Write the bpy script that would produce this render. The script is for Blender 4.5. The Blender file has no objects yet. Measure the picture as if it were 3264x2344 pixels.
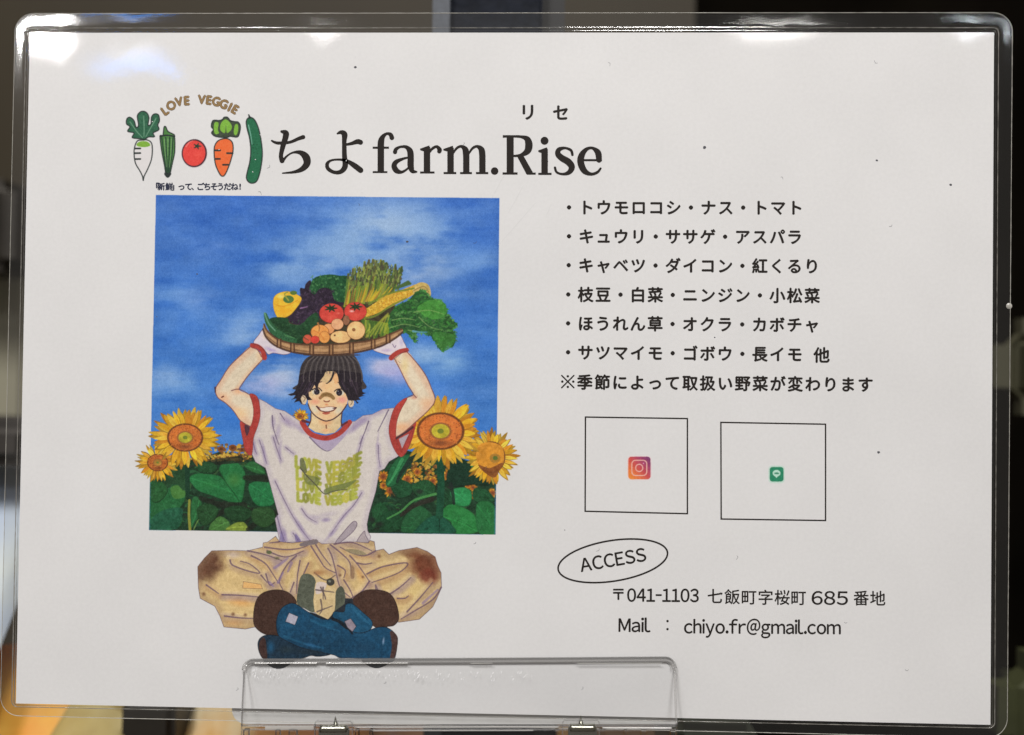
import bpy, bmesh, math, random
import numpy as np
from mathutils import Vector, Matrix
from mathutils.geometry import tessellate_polygon
random.seed(7); rng = np.random.default_rng(7)
sc = bpy.context.scene
COL = sc.collection

# ------------------------------------------------------------------ camera
# card frame in mm: u to the right, v down, w away from the camera; world = (u, w, -v)/1000
CW, CH = 297.0, 210.0
FPX = 2900.0
RV = np.array([-1.50724117e-02, 2.88131619e-02, 1.14740232e-02])
TV = np.array([-3.64418373, 1.18128960, 279.168915])
def rod(w):
    t = np.linalg.norm(w); k = w/t
    K = np.array([[0,-k[2],k[1]],[k[2],0,-k[0]],[-k[1],k[0],0]])
    return np.eye(3)+math.sin(t)*K+(1-math.cos(t))*K@K
RM = rod(RV)
CAM = -RM.T@TV + np.array([CW/2, CH/2, 0])          # camera centre, card mm
def ray(px, py):
    d = RM.T@np.array([(px-1632.0)/FPX, (py-1172.0)/FPX, 1.0]); return d
def hit(px, py, w=0.0):                                # photo direction -> point on the plane w
    d = ray(px, py); t = (w-CAM[2])/d[2]; p = CAM+t*d
    return float(p[0]), float(p[1])
def W3(u, v, w=0.0): return Vector((u/1000.0, w/1000.0, -v/1000.0))
def at(px, py, w=0.0):
    u, v = hit(px, py, w); return W3(u, v, w)

cd = bpy.data.cameras.new('camera'); cam = bpy.data.objects.new('camera', cd); COL.objects.link(cam)
cd.sensor_width = 36.0; cd.lens = FPX/3264*36; cd.clip_start = 0.005; cd.clip_end = 50
def c2w(v): return Vector((v[0], v[2], -v[1]))
ax = c2w(RM[0]); ay = -c2w(RM[1]); az = -c2w(RM[2])
m = Matrix((ax, ay, az)).transposed().to_4x4(); m.translation = W3(*CAM)
cam.matrix_world = m
cd.dof.use_dof = True; cd.dof.focus_distance = 0.279; cd.dof.aperture_fstop = 5.8
sc.camera = cam

# ------------------------------------------------------------------ world and lamps
wd = bpy.data.worlds.new('World'); sc.world = wd; wd.use_nodes = True
wd.node_tree.nodes['Background'].inputs[0].default_value = (0.55, 0.5, 0.45, 1)
wd.node_tree.nodes['Background'].inputs[1].default_value = 0.34
sc.view_settings.view_transform = 'Standard'; sc.view_settings.look = 'None'
sc.view_settings.exposure = 0; sc.view_settings.gamma = 1
sc.cycles.max_bounces = 10; sc.cycles.transparent_max_bounces = 24
sc.cycles.transmission_bounces = 10; sc.cycles.caustics_reflective = False; sc.cycles.caustics_refractive = False
sc.cycles.sample_clamp_indirect = 4

def mirror_pos(px, py, dist):                          # a ceiling lamp seen mirrored in the flat card
    d = ray(px, py); d = d/np.linalg.norm(d)
    u, v = hit(px, py); r = np.array([d[0], d[1], -d[2]])
    p = np.array([u, v, 0])+r*dist*1000; return W3(*p)
def lamp(name, pos, power, size, sy=None, col=(1, .96, .9), spread=180):
    ld = bpy.data.lights.new(name, 'AREA'); ld.energy = power; ld.color = col
    ld.shape = 'ELLIPSE' if sy else 'DISK'; ld.size = size
    if sy: ld.size_y = sy
    ld.spread = math.radians(spread)
    o = bpy.data.objects.new(name, ld); COL.objects.link(o); o.location = pos
    o.rotation_euler = (W3(CW/2, CH/2, max(0, pos.y*600))-pos).to_track_quat('-Z', 'Y').to_euler()
    return o
lamp('ceiling_spot', mirror_pos(140, 112, 2.0), 2.2, .085, .06, (1, .98, .96))
lamp('ceiling_spot', mirror_pos(1030, 92, 2.3), .12, .028, .018, (1, .97, .93))
lamp('ceiling_spot', mirror_pos(2490, 84, 2.2), .5, .22, .03, (1, .97, .93))
lamp('ceiling_spot', mirror_pos(3088, 92, 2.3), .12, .028, .018, (.85, .92, 1))
lamp('ceiling_panel', W3(480, -1300, -1650), 24, .5, .5, (1, .975, .95))
lamp('ceiling_panel', W3(150, -1300, 260), 7.5, .5, .4, (1, .95, .88))
lamp('ceiling_panel', W3(-500, -1500, -1500), 25, .42, .42, (1, .975, .95))

# ------------------------------------------------------------------ helpers
def link(name, me, parent=None, mats=()):
    o = bpy.data.objects.new(name, me); COL.objects.link(o)
    if parent is not None: o.parent = parent
    for mt in mats: me.materials.append(mt)
    return o
def mesh(name, verts, faces, parent=None, mat=None, smooth=False, label=None):
    me = bpy.data.meshes.new(name); me.from_pydata([tuple(v) for v in verts], [], faces); me.update()
    if smooth:
        me.polygons.foreach_set('use_smooth', [True]*len(me.polygons))
    o = link(name, me, parent, [mat] if mat else [])
    if label: o['label'] = label
    return o
def empty(name, loc=(0,0,0), label=None, cat=None, group=None):
    o = bpy.data.objects.new(name, None); COL.objects.link(o); o.location = loc; o.empty_display_size = .01
    tag(o, label, cat, group); return o
def tag(o, label=None, cat=None, group=None, kind=None):
    if label: o['label'] = label
    if cat: o['category'] = cat
    if group: o['group'] = group
    if kind: o['kind'] = kind
    return o
def newmat(name):
    mt = bpy.data.materials.new(name); mt.use_nodes = True; mt.node_tree.nodes.clear(); return mt, mt.node_tree
def N(nt, t, **kw):
    n = nt.nodes.new(t)
    for k, v in kw.items():
        if k in n.inputs: n.inputs[k].default_value = v
        else: setattr(n, k, v)
    return n
def lin(c):
    c = np.asarray(c, float)/255.0
    return np.where(c <= .04045, c/12.92, ((c+.055)/1.055)**2.4)
PAPER = np.array([212, 210, 206.])
def alb(c):                                            # photo colour -> reflectance beside the white sheet
    return np.clip(0.80*lin(c)/lin(PAPER)*np.array([1, .997, 1.0]), 0.004, .9)
def rgba(c, mul=1.0):
    a = alb(c)*mul; return (float(a[0]), float(a[1]), float(a[2]), 1)

# coated surface: colour under the glossy laminating film
def film_normal(nt):
    tc = N(nt, 'ShaderNodeNewGeometry')
    n1 = N(nt, 'ShaderNodeTexNoise', Scale=2600.0, Detail=3.0, Roughness=.6)
    n2 = N(nt, 'ShaderNodeTexNoise', Scale=70.0, Detail=2.0)
    n3 = N(nt, 'ShaderNodeTexNoise', Scale=380.0, Detail=2.0)
    for n in (n1, n2, n3): nt.links.new(tc.outputs['Position'], n.inputs['Vector'])
    b1 = N(nt, 'ShaderNodeBump', Strength=.25, Distance=.000011)
    b2 = N(nt, 'ShaderNodeBump', Strength=.30, Distance=.00013)
    b3 = N(nt, 'ShaderNodeBump', Strength=.25, Distance=.000018)
    nt.links.new(n1.outputs[0], b1.inputs['Height']); nt.links.new(n2.outputs[0], b2.inputs['Height'])
    nt.links.new(n3.outputs[0], b3.inputs['Height'])
    nt.links.new(b2.outputs[0], b3.inputs['Normal']); nt.links.new(b3.outputs[0], b1.inputs['Normal'])
    return b1.outputs[0]
def coated(name, color=None, image=None, mottle=True):
    mt, nt = newmat(name)
    out = N(nt, 'ShaderNodeOutputMaterial'); p = N(nt, 'ShaderNodeBsdfPrincipled')
    p.inputs['Roughness'].default_value = .38; p.inputs['Specular IOR Level'].default_value = .10
    p.inputs['Coat Weight'].default_value = 1.0; p.inputs['Coat Roughness'].default_value = .032; p.inputs['Coat IOR'].default_value = 1.45
    nt.links.new(film_normal(nt), p.inputs['Coat Normal'])
    if image is not None:
        uv = N(nt, 'ShaderNodeUVMap'); im = N(nt, 'ShaderNodeTexImage'); im.image = image; im.interpolation = 'Linear'; im.extension = 'EXTEND'
        nt.links.new(uv.outputs[0], im.inputs[0]); src = im.outputs[0]
    else:
        r = N(nt, 'ShaderNodeRGB'); r.outputs[0].default_value = color; src = r.outputs[0]
    geo = N(nt, 'ShaderNodeNewGeometry')
    a = N(nt, 'ShaderNodeTexNoise', Scale=900.0, Detail=4.0, Roughness=.65); b = N(nt, 'ShaderNodeTexNoise', Scale=32.0, Detail=4.0)
    nt.links.new(geo.outputs['Position'], a.inputs['Vector']); nt.links.new(geo.outputs['Position'], b.inputs['Vector'])
    ad = N(nt, 'ShaderNodeMath', operation='ADD'); nt.links.new(a.outputs[0], ad.inputs[0]); nt.links.new(b.outputs[0], ad.inputs[1])
    mr = N(nt, 'ShaderNodeMapRange'); mr.inputs[1].default_value = .6; mr.inputs[2].default_value = 1.4
    mr.inputs[3].default_value = .935; mr.inputs[4].default_value = 1.035
    nt.links.new(ad.outputs[0], mr.inputs[0])
    vm = N(nt, 'ShaderNodeVectorMath', operation='SCALE'); nt.links.new(src, vm.inputs[0]); nt.links.new(mr.outputs[0], vm.inputs['Scale'])
    nt.links.new(vm.outputs[0], p.inputs['Base Color']); nt.links.new(p.outputs[0], out.inputs[0])
    return mt
def clear(name, tint=(.97, .97, .97), rough=.05, ior=1.5, haze=0.0, bump=True, hazecol=(.8, .8, .8), refl=1.0):
    mt, nt = newmat(name)
    out = N(nt, 'ShaderNodeOutputMaterial'); tr = N(nt, 'ShaderNodeBsdfTransparent'); tr.inputs[0].default_value = (*tint, 1)
    g = N(nt, 'ShaderNodeBsdfGlossy', Roughness=rough); g2 = N(nt, 'ShaderNodeBsdfGlossy', Roughness=.34)
    mg = N(nt, 'ShaderNodeMixShader'); mg.inputs[0].default_value = .07
    nt.links.new(g.outputs[0], mg.inputs[1]); nt.links.new(g2.outputs[0], mg.inputs[2])
    fr = N(nt, 'ShaderNodeFresnel', IOR=ior); mx = N(nt, 'ShaderNodeMixShader')
    ml = N(nt, 'ShaderNodeMath', operation='MULTIPLY'); ml.inputs[1].default_value = refl; ml.use_clamp = True
    nt.links.new(fr.outputs[0], ml.inputs[0])
    if bump:
        bn = film_normal(nt)
        for s in (g, g2): nt.links.new(bn, s.inputs['Normal'])
    nt.links.new(ml.outputs[0], mx.inputs[0]); nt.links.new(tr.outputs[0], mx.inputs[1]); nt.links.new(mg.outputs[0], mx.inputs[2])
    res = mx.outputs[0]
    if haze > 0:
        d = N(nt, 'ShaderNodeBsdfDiffuse'); d.inputs[0].default_value = (*hazecol, 1)
        m2 = N(nt, 'ShaderNodeMixShader'); m2.inputs[0].default_value = haze
        nt.links.new(res, m2.inputs[1]); nt.links.new(d.outputs[0], m2.inputs[2]); res = m2.outputs[0]
    nt.links.new(res, out.inputs[0]); return mt
def plain(name, col, rough=.5, spec=.5, noise=0.0, nscale=60, metal=0.0, col2=None, bump=0.0, trans=0.0):
    mt, nt = newmat(name)
    out = N(nt, 'ShaderNodeOutputMaterial'); p = N(nt, 'ShaderNodeBsdfPrincipled')
    p.inputs['Roughness'].default_value = rough; p.inputs['Specular IOR Level'].default_value = spec
    p.inputs['Metallic'].default_value = metal; p.inputs['Transmission Weight'].default_value = trans
    p.inputs['Base Color'].default_value = col
    if noise > 0 or col2:
        geo = N(nt, 'ShaderNodeNewGeometry'); n = N(nt, 'ShaderNodeTexNoise', Scale=float(nscale), Detail=4.0)
        nt.links.new(geo.outputs['Position'], n.inputs['Vector'])
        r = N(nt, 'ShaderNodeValToRGB'); r.color_ramp.elements[0].position = .35; r.color_ramp.elements[1].position = .65
        c2 = col2 or tuple(min(1, c*(1+noise)) for c in col[:3])+(1,)
        r.color_ramp.elements[0].color = col; r.color_ramp.elements[1].color = c2
        nt.links.new(n.outputs[0], r.inputs[0]); nt.links.new(r.outputs[0], p.inputs['Base Color'])
        if bump > 0:
            b = N(nt, 'ShaderNodeBump', Strength=bump, Distance=.001); nt.links.new(n.outputs[0], b.inputs['Height'])
            nt.links.new(b.outputs[0], p.inputs['Normal'])
    nt.links.new(p.outputs[0], out.inputs[0]); return mt

# ------------------------------------------------------------------ the printed art, painted into a float buffer (sRGB 0..255)
AP = 7.0                                              # atlas pixels per mm
AW, AH = int(CW*AP), int(CH*AP)
ART = np.empty((AH, AW, 3), np.float32); ART[:] = PAPER
def field(step, seed, octv=4):
    r = np.random.default_rng(seed); out = np.zeros((AH, AW), np.float32); amp = 1; tot = 0; s = step
    for _ in range(octv):
        gh, gw = int(AH/s)+3, int(AW/s)+3; g = r.random((gh, gw)).astype(np.float32)
        y = np.arange(AH)/s; x = np.arange(AW)/s; yi = y.astype(int); xi = x.astype(int)
        fy = (y-yi)[:, None]; fx = (x-xi)[None, :]; fy = fy*fy*(3-2*fy); fx = fx*fx*(3-2*fx)
        a = g[yi][:, xi]; b = g[yi][:, xi+1]; c = g[yi+1][:, xi]; d = g[yi+1][:, xi+1]
        out += amp*((a*(1-fx)+b*fx)*(1-fy)+(c*(1-fx)+d*fx)*fy); tot += amp; amp *= .55; s = max(s/2, 1.01)
    out /= tot; return (out-out.mean())/out.std()
def stretch(a, fx):
    k = int(fx); b = a[:, :AW//k+2].repeat(k, 1)[:, :AW]; w = k; c = np.cumsum(np.pad(b, ((0, 0), (w, w)), mode='edge'), 1); return (c[:, 2*w:]-c[:, :-2*w])/(2*w)
F_BIG = field(70, 1); F_MID = field(22, 2); F_FINE = field(5, 3, 2); F_CLD = stretch(field(26, 9, 4), 3); F_CLD = F_CLD/F_CLD.std(); F_STK = field(9, 4, 3); F_MIX = .55*F_STK+.45*F_FINE+.5*F_BIG
CR = {'1': (420, 600, .56437), '2': (780, 780, .31746), '3': (640, 1000, .36155), '4': (420, 1200, .34381),
      '5': (1100, 1200, .34384), '6': (580, 1640, .38801), '7': (840, 1130, .20282), '8': (780, 1380, .23332),
      'L': (380, 280, .36155), 'M': (1150, 280, .36155), 'T': (1740, 600, .485), 'Q': (1740, 1280, .485), 'A': (1740, 1680, .49383), 'P': (0, 0, 1.0)}
def C(k, pts):                                         # crop coordinates -> photo pixels
    x, y, s = CR[k]; return [(x+a*s, y+b*s) for a, b in pts]
def mmp(pts): return [hit(a, b) for a, b in pts]
def ap(pts): return np.array(mmp(pts))*AP
def cat(pts, n=8, closed=True):                        # Catmull-Rom smoothing (any dimension)
    p = np.array(pts, float); m = len(p); out = []
    rngi = range(m if closed else m-1)
    for i in rngi:
        if closed: a, b, c, d = p[i-1], p[i], p[(i+1) % m], p[(i+2) % m]
        else: a, b, c, d = p[max(i-1, 0)], p[i], p[i+1], p[min(i+2, m-1)]
        for t in np.arange(n)/n:
            out.append(.5*((2*b)+(-a+c)*t+(2*a-5*b+4*c-d)*t*t+(-a+3*b-3*c+d)*t**3))
    if not closed: out.append(p[-1])
    return np.array(out)
CLIP = [None]
def clip_to(*polys):
    if not polys: CLIP[0] = None; return
    c = np.zeros((AH, AW), np.float32)
    for q, sm in polys:
        q = ap(q); q = cat(q, 5) if sm else q; r = mask_poly(q); v_ = c[r[2]:r[3], r[0]:r[1]]; np.maximum(v_, r[4], out=v_)
    CLIP[0] = c
def blend(y0, y1, x0, x1, m, col, tex=0.0, texf=None):
    if CLIP[0] is not None: m = m*CLIP[0][y0:y1, x0:x1]
    col = np.asarray(col, np.float32)
    if tex: col = col[None, None]*(1+.5*tex*(texf if texf is not None else F_STK)[y0:y1, x0:x1, None])
    r = ART[y0:y1, x0:x1]; r += (col-r)*m[..., None]
def clipb(x0, x1, y0, y1):
    return max(int(x0), 0), min(int(x1)+1, AW), max(int(y0), 0), min(int(y1)+1, AH)
def mask_poly(q):
    x0, x1, y0, y1 = clipb(q[:, 0].min()-1, q[:, 0].max()+1, q[:, 1].min()-1, q[:, 1].max()+1)
    if x1 <= x0 or y1 <= y0: return None
    w, h = (x1-x0)*3, (y1-y0)*3; acc = np.zeros((h, w), bool)
    ys = y0+(np.arange(h)+.5)/3
    a = q; b = np.roll(q, -1, 0)
    for (ax_, ay_), (bx_, by_) in zip(a, b):
        if ay_ == by_: continue
        lo, hi = min(ay_, by_), max(ay_, by_)
        r = np.nonzero((ys >= lo) & (ys < hi))[0]
        if len(r) == 0: continue
        xs = ax_+(ys[r]-ay_)*(bx_-ax_)/(by_-ay_)
        k = np.clip(np.ceil((xs-x0)*3-.5), 0, w).astype(int)
        for ri, ki in zip(r, k): acc[ri, ki:] ^= True
    mk = acc.reshape(y1-y0, 3, x1-x0, 3).mean((1, 3)).astype(np.float32)
    return x0, x1, y0, y1, mk
def poly(k, pts, col, a=1.0, smooth=True, tex=.03, texf=None, outline=None, ow=1.6):
    q = ap(C(k, pts) if k else pts)
    if smooth: q = cat(q, 5)
    r = mask_poly(q)
    if r: blend(r[2], r[3], r[0], r[1], r[4]*a, col, tex, texf if texf is not None else F_MIX)
    if outline is not None: stroke_ap(np.vstack([q, q[:1]]), outline, np.full(len(q)+1, ow*AP/20.0))
def stroke_ap(q, col, rad, a=1.0, soft=.5, tex=0.0):
    rm = max(rad)+soft+1
    x0, x1, y0, y1 = clipb(q[:, 0].min()-rm, q[:, 0].max()+rm, q[:, 1].min()-rm, q[:, 1].max()+rm)
    if x1 <= x0 or y1 <= y0: return
    mk = np.zeros((y1-y0, x1-x0), np.float32)
    for i in range(len(q)-1):
        p, d = q[i], q[i+1]-q[i]; ra, rb = rad[i], rad[i+1]; rr = max(ra, rb)+soft+1
        sx0, sx1, sy0, sy1 = clipb(min(p[0], q[i+1][0])-rr, max(p[0], q[i+1][0])+rr, min(p[1], q[i+1][1])-rr, max(p[1], q[i+1][1])+rr)
        if sx1 <= sx0 or sy1 <= sy0: continue
        X, Y = np.meshgrid(np.arange(sx0, sx1)+.5, np.arange(sy0, sy1)+.5)
        L = max(d@d, 1e-6); t = np.clip(((X-p[0])*d[0]+(Y-p[1])*d[1])/L, 0, 1)
        ds = np.hypot(X-p[0]-t*d[0], Y-p[1]-t*d[1]); c = np.clip((ra+(rb-ra)*t-ds)/(2*soft)+.5, 0, 1)
        s = mk[sy0-y0:sy1-y0, sx0-x0:sx1-x0]; np.maximum(s, c, out=s)
    blend(y0, y1, x0, x1, mk*a, col, tex)
def line(k, pts, col, w0, w1=None, a=1.0, smooth=True, soft=.5, tex=0.0):
    """w0, w1: radii in crop pixels"""
    s = CR[k][2] if k else 1.0; sc_ = s*.0963*AP                # photo px -> mm -> atlas px
    q = ap(C(k, pts) if k else pts)
    if smooth and len(q) > 2: q = cat(q, 5, False)
    w1 = w0 if w1 is None else w1
    rad = np.linspace(w0, w1, len(q))*sc_
    stroke_ap(q, col, rad, a, soft*max(1, soft/.5) if soft > .5 else .5, tex)
def wline(k, pts, col, a=1.0):                          # (x, y, r) points
    s = CR[k][2]; q = ap(C(k, [(p[0], p[1]) for p in pts])); r = np.array([p[2] for p in pts])*s*.0963*AP
    z = cat(np.c_[q, r], 6, False); stroke_ap(z[:, :2], col, z[:, 2], a)
def blob(k, cx, cy, rx, ry, col, a=1.0, ang=0.0, soft=1.0, nz=0.0, tex=0.0):
    s = CR[k][2]*.0963*AP; c = ap(C(k, [(cx, cy)]))[0]; rx *= s; ry *= s; R_ = max(rx, ry)*(1+nz)
    x0, x1, y0, y1 = clipb(c[0]-R_-2, c[0]+R_+2, c[1]-R_-2, c[1]+R_+2)
    if x1 <= x0 or y1 <= y0: return
    X, Y = np.meshgrid(np.arange(x0, x1)+.5-c[0], np.arange(y0, y1)+.5-c[1])
    ca, sa = math.cos(ang), math.sin(ang); u = (X*ca+Y*sa)/rx; v = (-X*sa+Y*ca)/ry
    d = np.sqrt(u*u+v*v)
    if nz: d = d+nz*.35*F_MID[y0:y1, x0:x1]
    e = max(soft, 1.0/min(rx, ry)); t = np.clip((1-d)/e, 0, 1); mk = t*t*(3-2*t)
    blend(y0, y1, x0, x1, (mk*a).astype(np.float32), col, tex)
def soft(k, pts, col, w, a=.5, n=5):
    for i in range(n): line(k, pts, col, w*(1-.8*i/n), a=1-(1-a)**(1/n))
def dot(k, cx, cy, rx, ry, col, **kw): blob(k, cx, cy, rx, ry, col, soft=.06, **kw)
def shade(c, f): return tuple(min(255, x*f) for x in c)
R = random.uniform

def art_sky():
    q = ap([(497, 622), (1592, 632), (1580, 1705), (475, 1690)]); r = mask_poly(q); x0, x1, y0, y1, mk = r
    g = np.linspace(0, 1, y1-y0)[:, None, None]
    top = np.array([60, 106, 180.]); bot = np.array([70, 130, 198.])
    base = top*(1-g)+bot*g; base = base+F_CLD[y0:y1, x0:x1, None]*np.array([5, 4, 2.]); base = base*(1+.02*F_BIG[y0:y1, x0:x1, None]+.008*F_MID[y0:y1, x0:x1, None])
    rr = ART[y0:y1, x0:x1]; rr += (base-rr)*mk[..., None]
    for cx, cy, rx, ry, a, col in [
        (1380, 300, 430, 260, .52, (128, 165, 205)), (1450, 200, 260, 150, .45, (160, 182, 205)), (1180, 400, 300, 170, .45, (135, 165, 200)),
        (1680, 330, 170, 260, .35, (140, 172, 208)), (1620, 500, 200, 200, .45, (150, 170, 198)), (860, 470, 150, 90, .45, (130, 165, 205)),
        (980, 420, 260, 150, .3, (130, 165, 205)), (1000, 130, 160, 60, .2, (110, 150, 205)), (450, 340, 160, 70, .25, (110, 145, 205)), (250, 630, 200, 130, .38, (120, 160, 208)), (390, 620, 130, 80, .3, (120, 150, 200)),
        (190, 1070, 150, 80, .5, (150, 175, 205)), (250, 1130, 200, 110, .4, (120, 160, 205)), (640, 820, 170, 110, .5, (140, 170, 205)), (720, 740, 160, 120, .35, (130, 165, 205)),
        (820, 1050, 190, 140, .72, (170, 185, 205)), (740, 1110, 170, 70, .5, (160, 165, 205)), (900, 1090, 90, 90, .5, (165, 180, 205)),
        (1440, 1010, 120, 90, .75, (180, 180, 205)), (1490, 1060, 110, 60, .5, (160, 160, 205)), (1760, 970, 150, 90, .5, (140, 178, 212)), (1640, 930, 120, 60, .4, (150, 180, 210)),
        (1960, 420, 150, 80, .35, (130, 165, 205)), (1920, 130, 160, 80, .3, (110, 150, 205)), (1900, 560, 130, 60, .2, (110, 150, 205)), (1850, 1160, 200, 60, .2, (110, 150, 215)),
        (560, 1190, 150, 60, .25, (120, 150, 210))]:
        X0, Y0, S = CR['1']; c = ap([(X0+cx*S, Y0+cy*S)])[0]; s = S*.0963*AP
        a0, a1, b0, b1 = clipb(c[0]-rx*s*1.6, c[0]+rx*s*1.6, c[1]-ry*s*1.5, c[1]+ry*s*1.5)
        a0, a1, b0, b1 = max(a0, x0), min(a1, x1), max(b0, y0), min(b1, y1)
        if a1 <= a0 or b1 <= b0: continue
        X, Y = np.meshgrid(np.arange(a0, a1)-c[0], np.arange(b0, b1)-c[1]); d = np.hypot(X/(rx*s*1.6), Y/(ry*s*1.5))
        t = np.clip(1-d, 0, 1); t = t*t*(3-2*t)*np.clip(1+.3*F_BIG[b0:b1, a0:a1]+.34*F_CLD[b0:b1, a0:a1], 0, 1.7)
        mm = np.clip(t*a*.92, 0, .9)*mk[b0-y0:b1-y0, a0-x0:a1-x0]; blend(b0, b1, a0, a1, mm, col)
    return q

def petals(k, cx, cy, rx, ry, L, n, cols, a0=0, a1=360, sq=1.0, wd=26):
    for i in range(n):
        t = math.radians(a0+(a1-a0)*(i+R(-.3, .3))/n); l = L*R(.78, 1.1)
        bx, by = cx+rx*.9*math.cos(t), cy+ry*.9*math.sin(t)
        t2 = t+R(-.18, .18); ex, ey = bx+l*math.cos(t2), by+l*math.sin(t2)*sq
        nx, ny = -math.sin(t2), math.cos(t2); w = wd*R(.7, 1.15); mx, my = bx*.5+ex*.5, by*.5+ey*.5
        c = shade(random.choice(cols), R(.85, 1.1))
        poly(k, [(bx-nx*w*.4, by-ny*w*.4), (mx-nx*w, my-ny*w), (ex, ey), (mx+nx*w, my+ny*w), (bx+nx*w*.4, by+ny*w*.4)], c, tex=.05)
        line(k, [(bx+nx*w*.6, by+ny*w*.6), (mx+nx*w, my+ny*w), (ex, ey)], (105, 75, 30), 3, 2, a=.6)
        line(k, [(bx, by), (mx, my)], (190, 110, 30), 5, 2, a=.5)
YEL = [(226, 178, 48), (214, 160, 40), (232, 192, 70), (200, 135, 40), (222, 170, 60)]
def sunflower(k, cx, cy, rx, ry, L, n, disc=(190, 105, 48), core=(170, 160, 50), **kw):
    petals(k, cx, cy, rx, ry, L, n, [shade(c, .82) for c in YEL], **kw)
    petals(k, cx, cy, rx, ry, L*.85, n, YEL, **kw)
    dot(k, cx, cy, rx*1.12, ry*1.12, (105, 62, 34)); dot(k, cx, cy, rx, ry, disc, tex=.08)
    for i in range(int(rx*1.6)):
        t = R(0, 6.283); q = R(.45, 1.0); line(k, [(cx+rx*q*math.cos(t), cy+ry*q*math.sin(t)), (cx+rx*q*math.cos(t)+R(-8, 8), cy+ry*q*math.sin(t)+R(-6, 6))], random.choice([(150, 72, 35), (215, 140, 62), (200, 118, 50), (120, 60, 35)]), 4, 3, a=.6)
    blob(k, cx, cy-ry*.35, rx*.8, ry*.5, shade(disc, 1.18), a=.45); blob(k, cx, cy+ry*.7, rx*.8, ry*.32, (110, 62, 38), a=.75)
    dot(k, cx, cy, rx*.52, ry*.52, (150, 95, 50)); dot(k, cx, cy, rx*.42, ry*.42, core, tex=.1); dot(k, cx, cy, rx*.16, ry*.16, (110, 120, 45))
GR = [(36, 84, 52), (44, 100, 58), (30, 72, 46), (52, 108, 56), (60, 92, 50)]
def leafpoly(k, pts, c=(44, 112, 62), vein=None):
    c = shade(c, .93)
    poly(k, [(x+5, y+7) for x, y in pts], shade(c, .55), a=.7, tex=.05); poly(k, pts, c, tex=.08)
    cx = sum(p[0] for p in pts)/len(pts); cy = sum(p[1] for p in pts)/len(pts)
    for i in range(14):
        a, b = random.choice(pts); f = R(.1, .7); x, y = cx+(a-cx)*f, cy+(b-cy)*f
        line(k, [(x, y), (x+(a-cx)*.18+R(-6, 6), y+(b-cy)*.18+R(-6, 6))], shade(c, random.choice([.72, 1.22, 1.35])), 7, 3, a=.45)
    soft(k, [tuple(q) for q in cat(pts, 3)], shade(c, .68), 12, .22)
    a, b = max(((p, q) for p in pts for q in pts), key=lambda t: (t[0][0]-t[1][0])**2+(t[0][1]-t[1][1])**2); line(k, [a, ((a[0]+b[0])/2+8, (a[1]+b[1])/2-8), b], shade(c, 1.4), 4, 2, a=.5)
    if vein: line(k, vein, shade(c, .62), 5, 3, a=.8)

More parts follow.
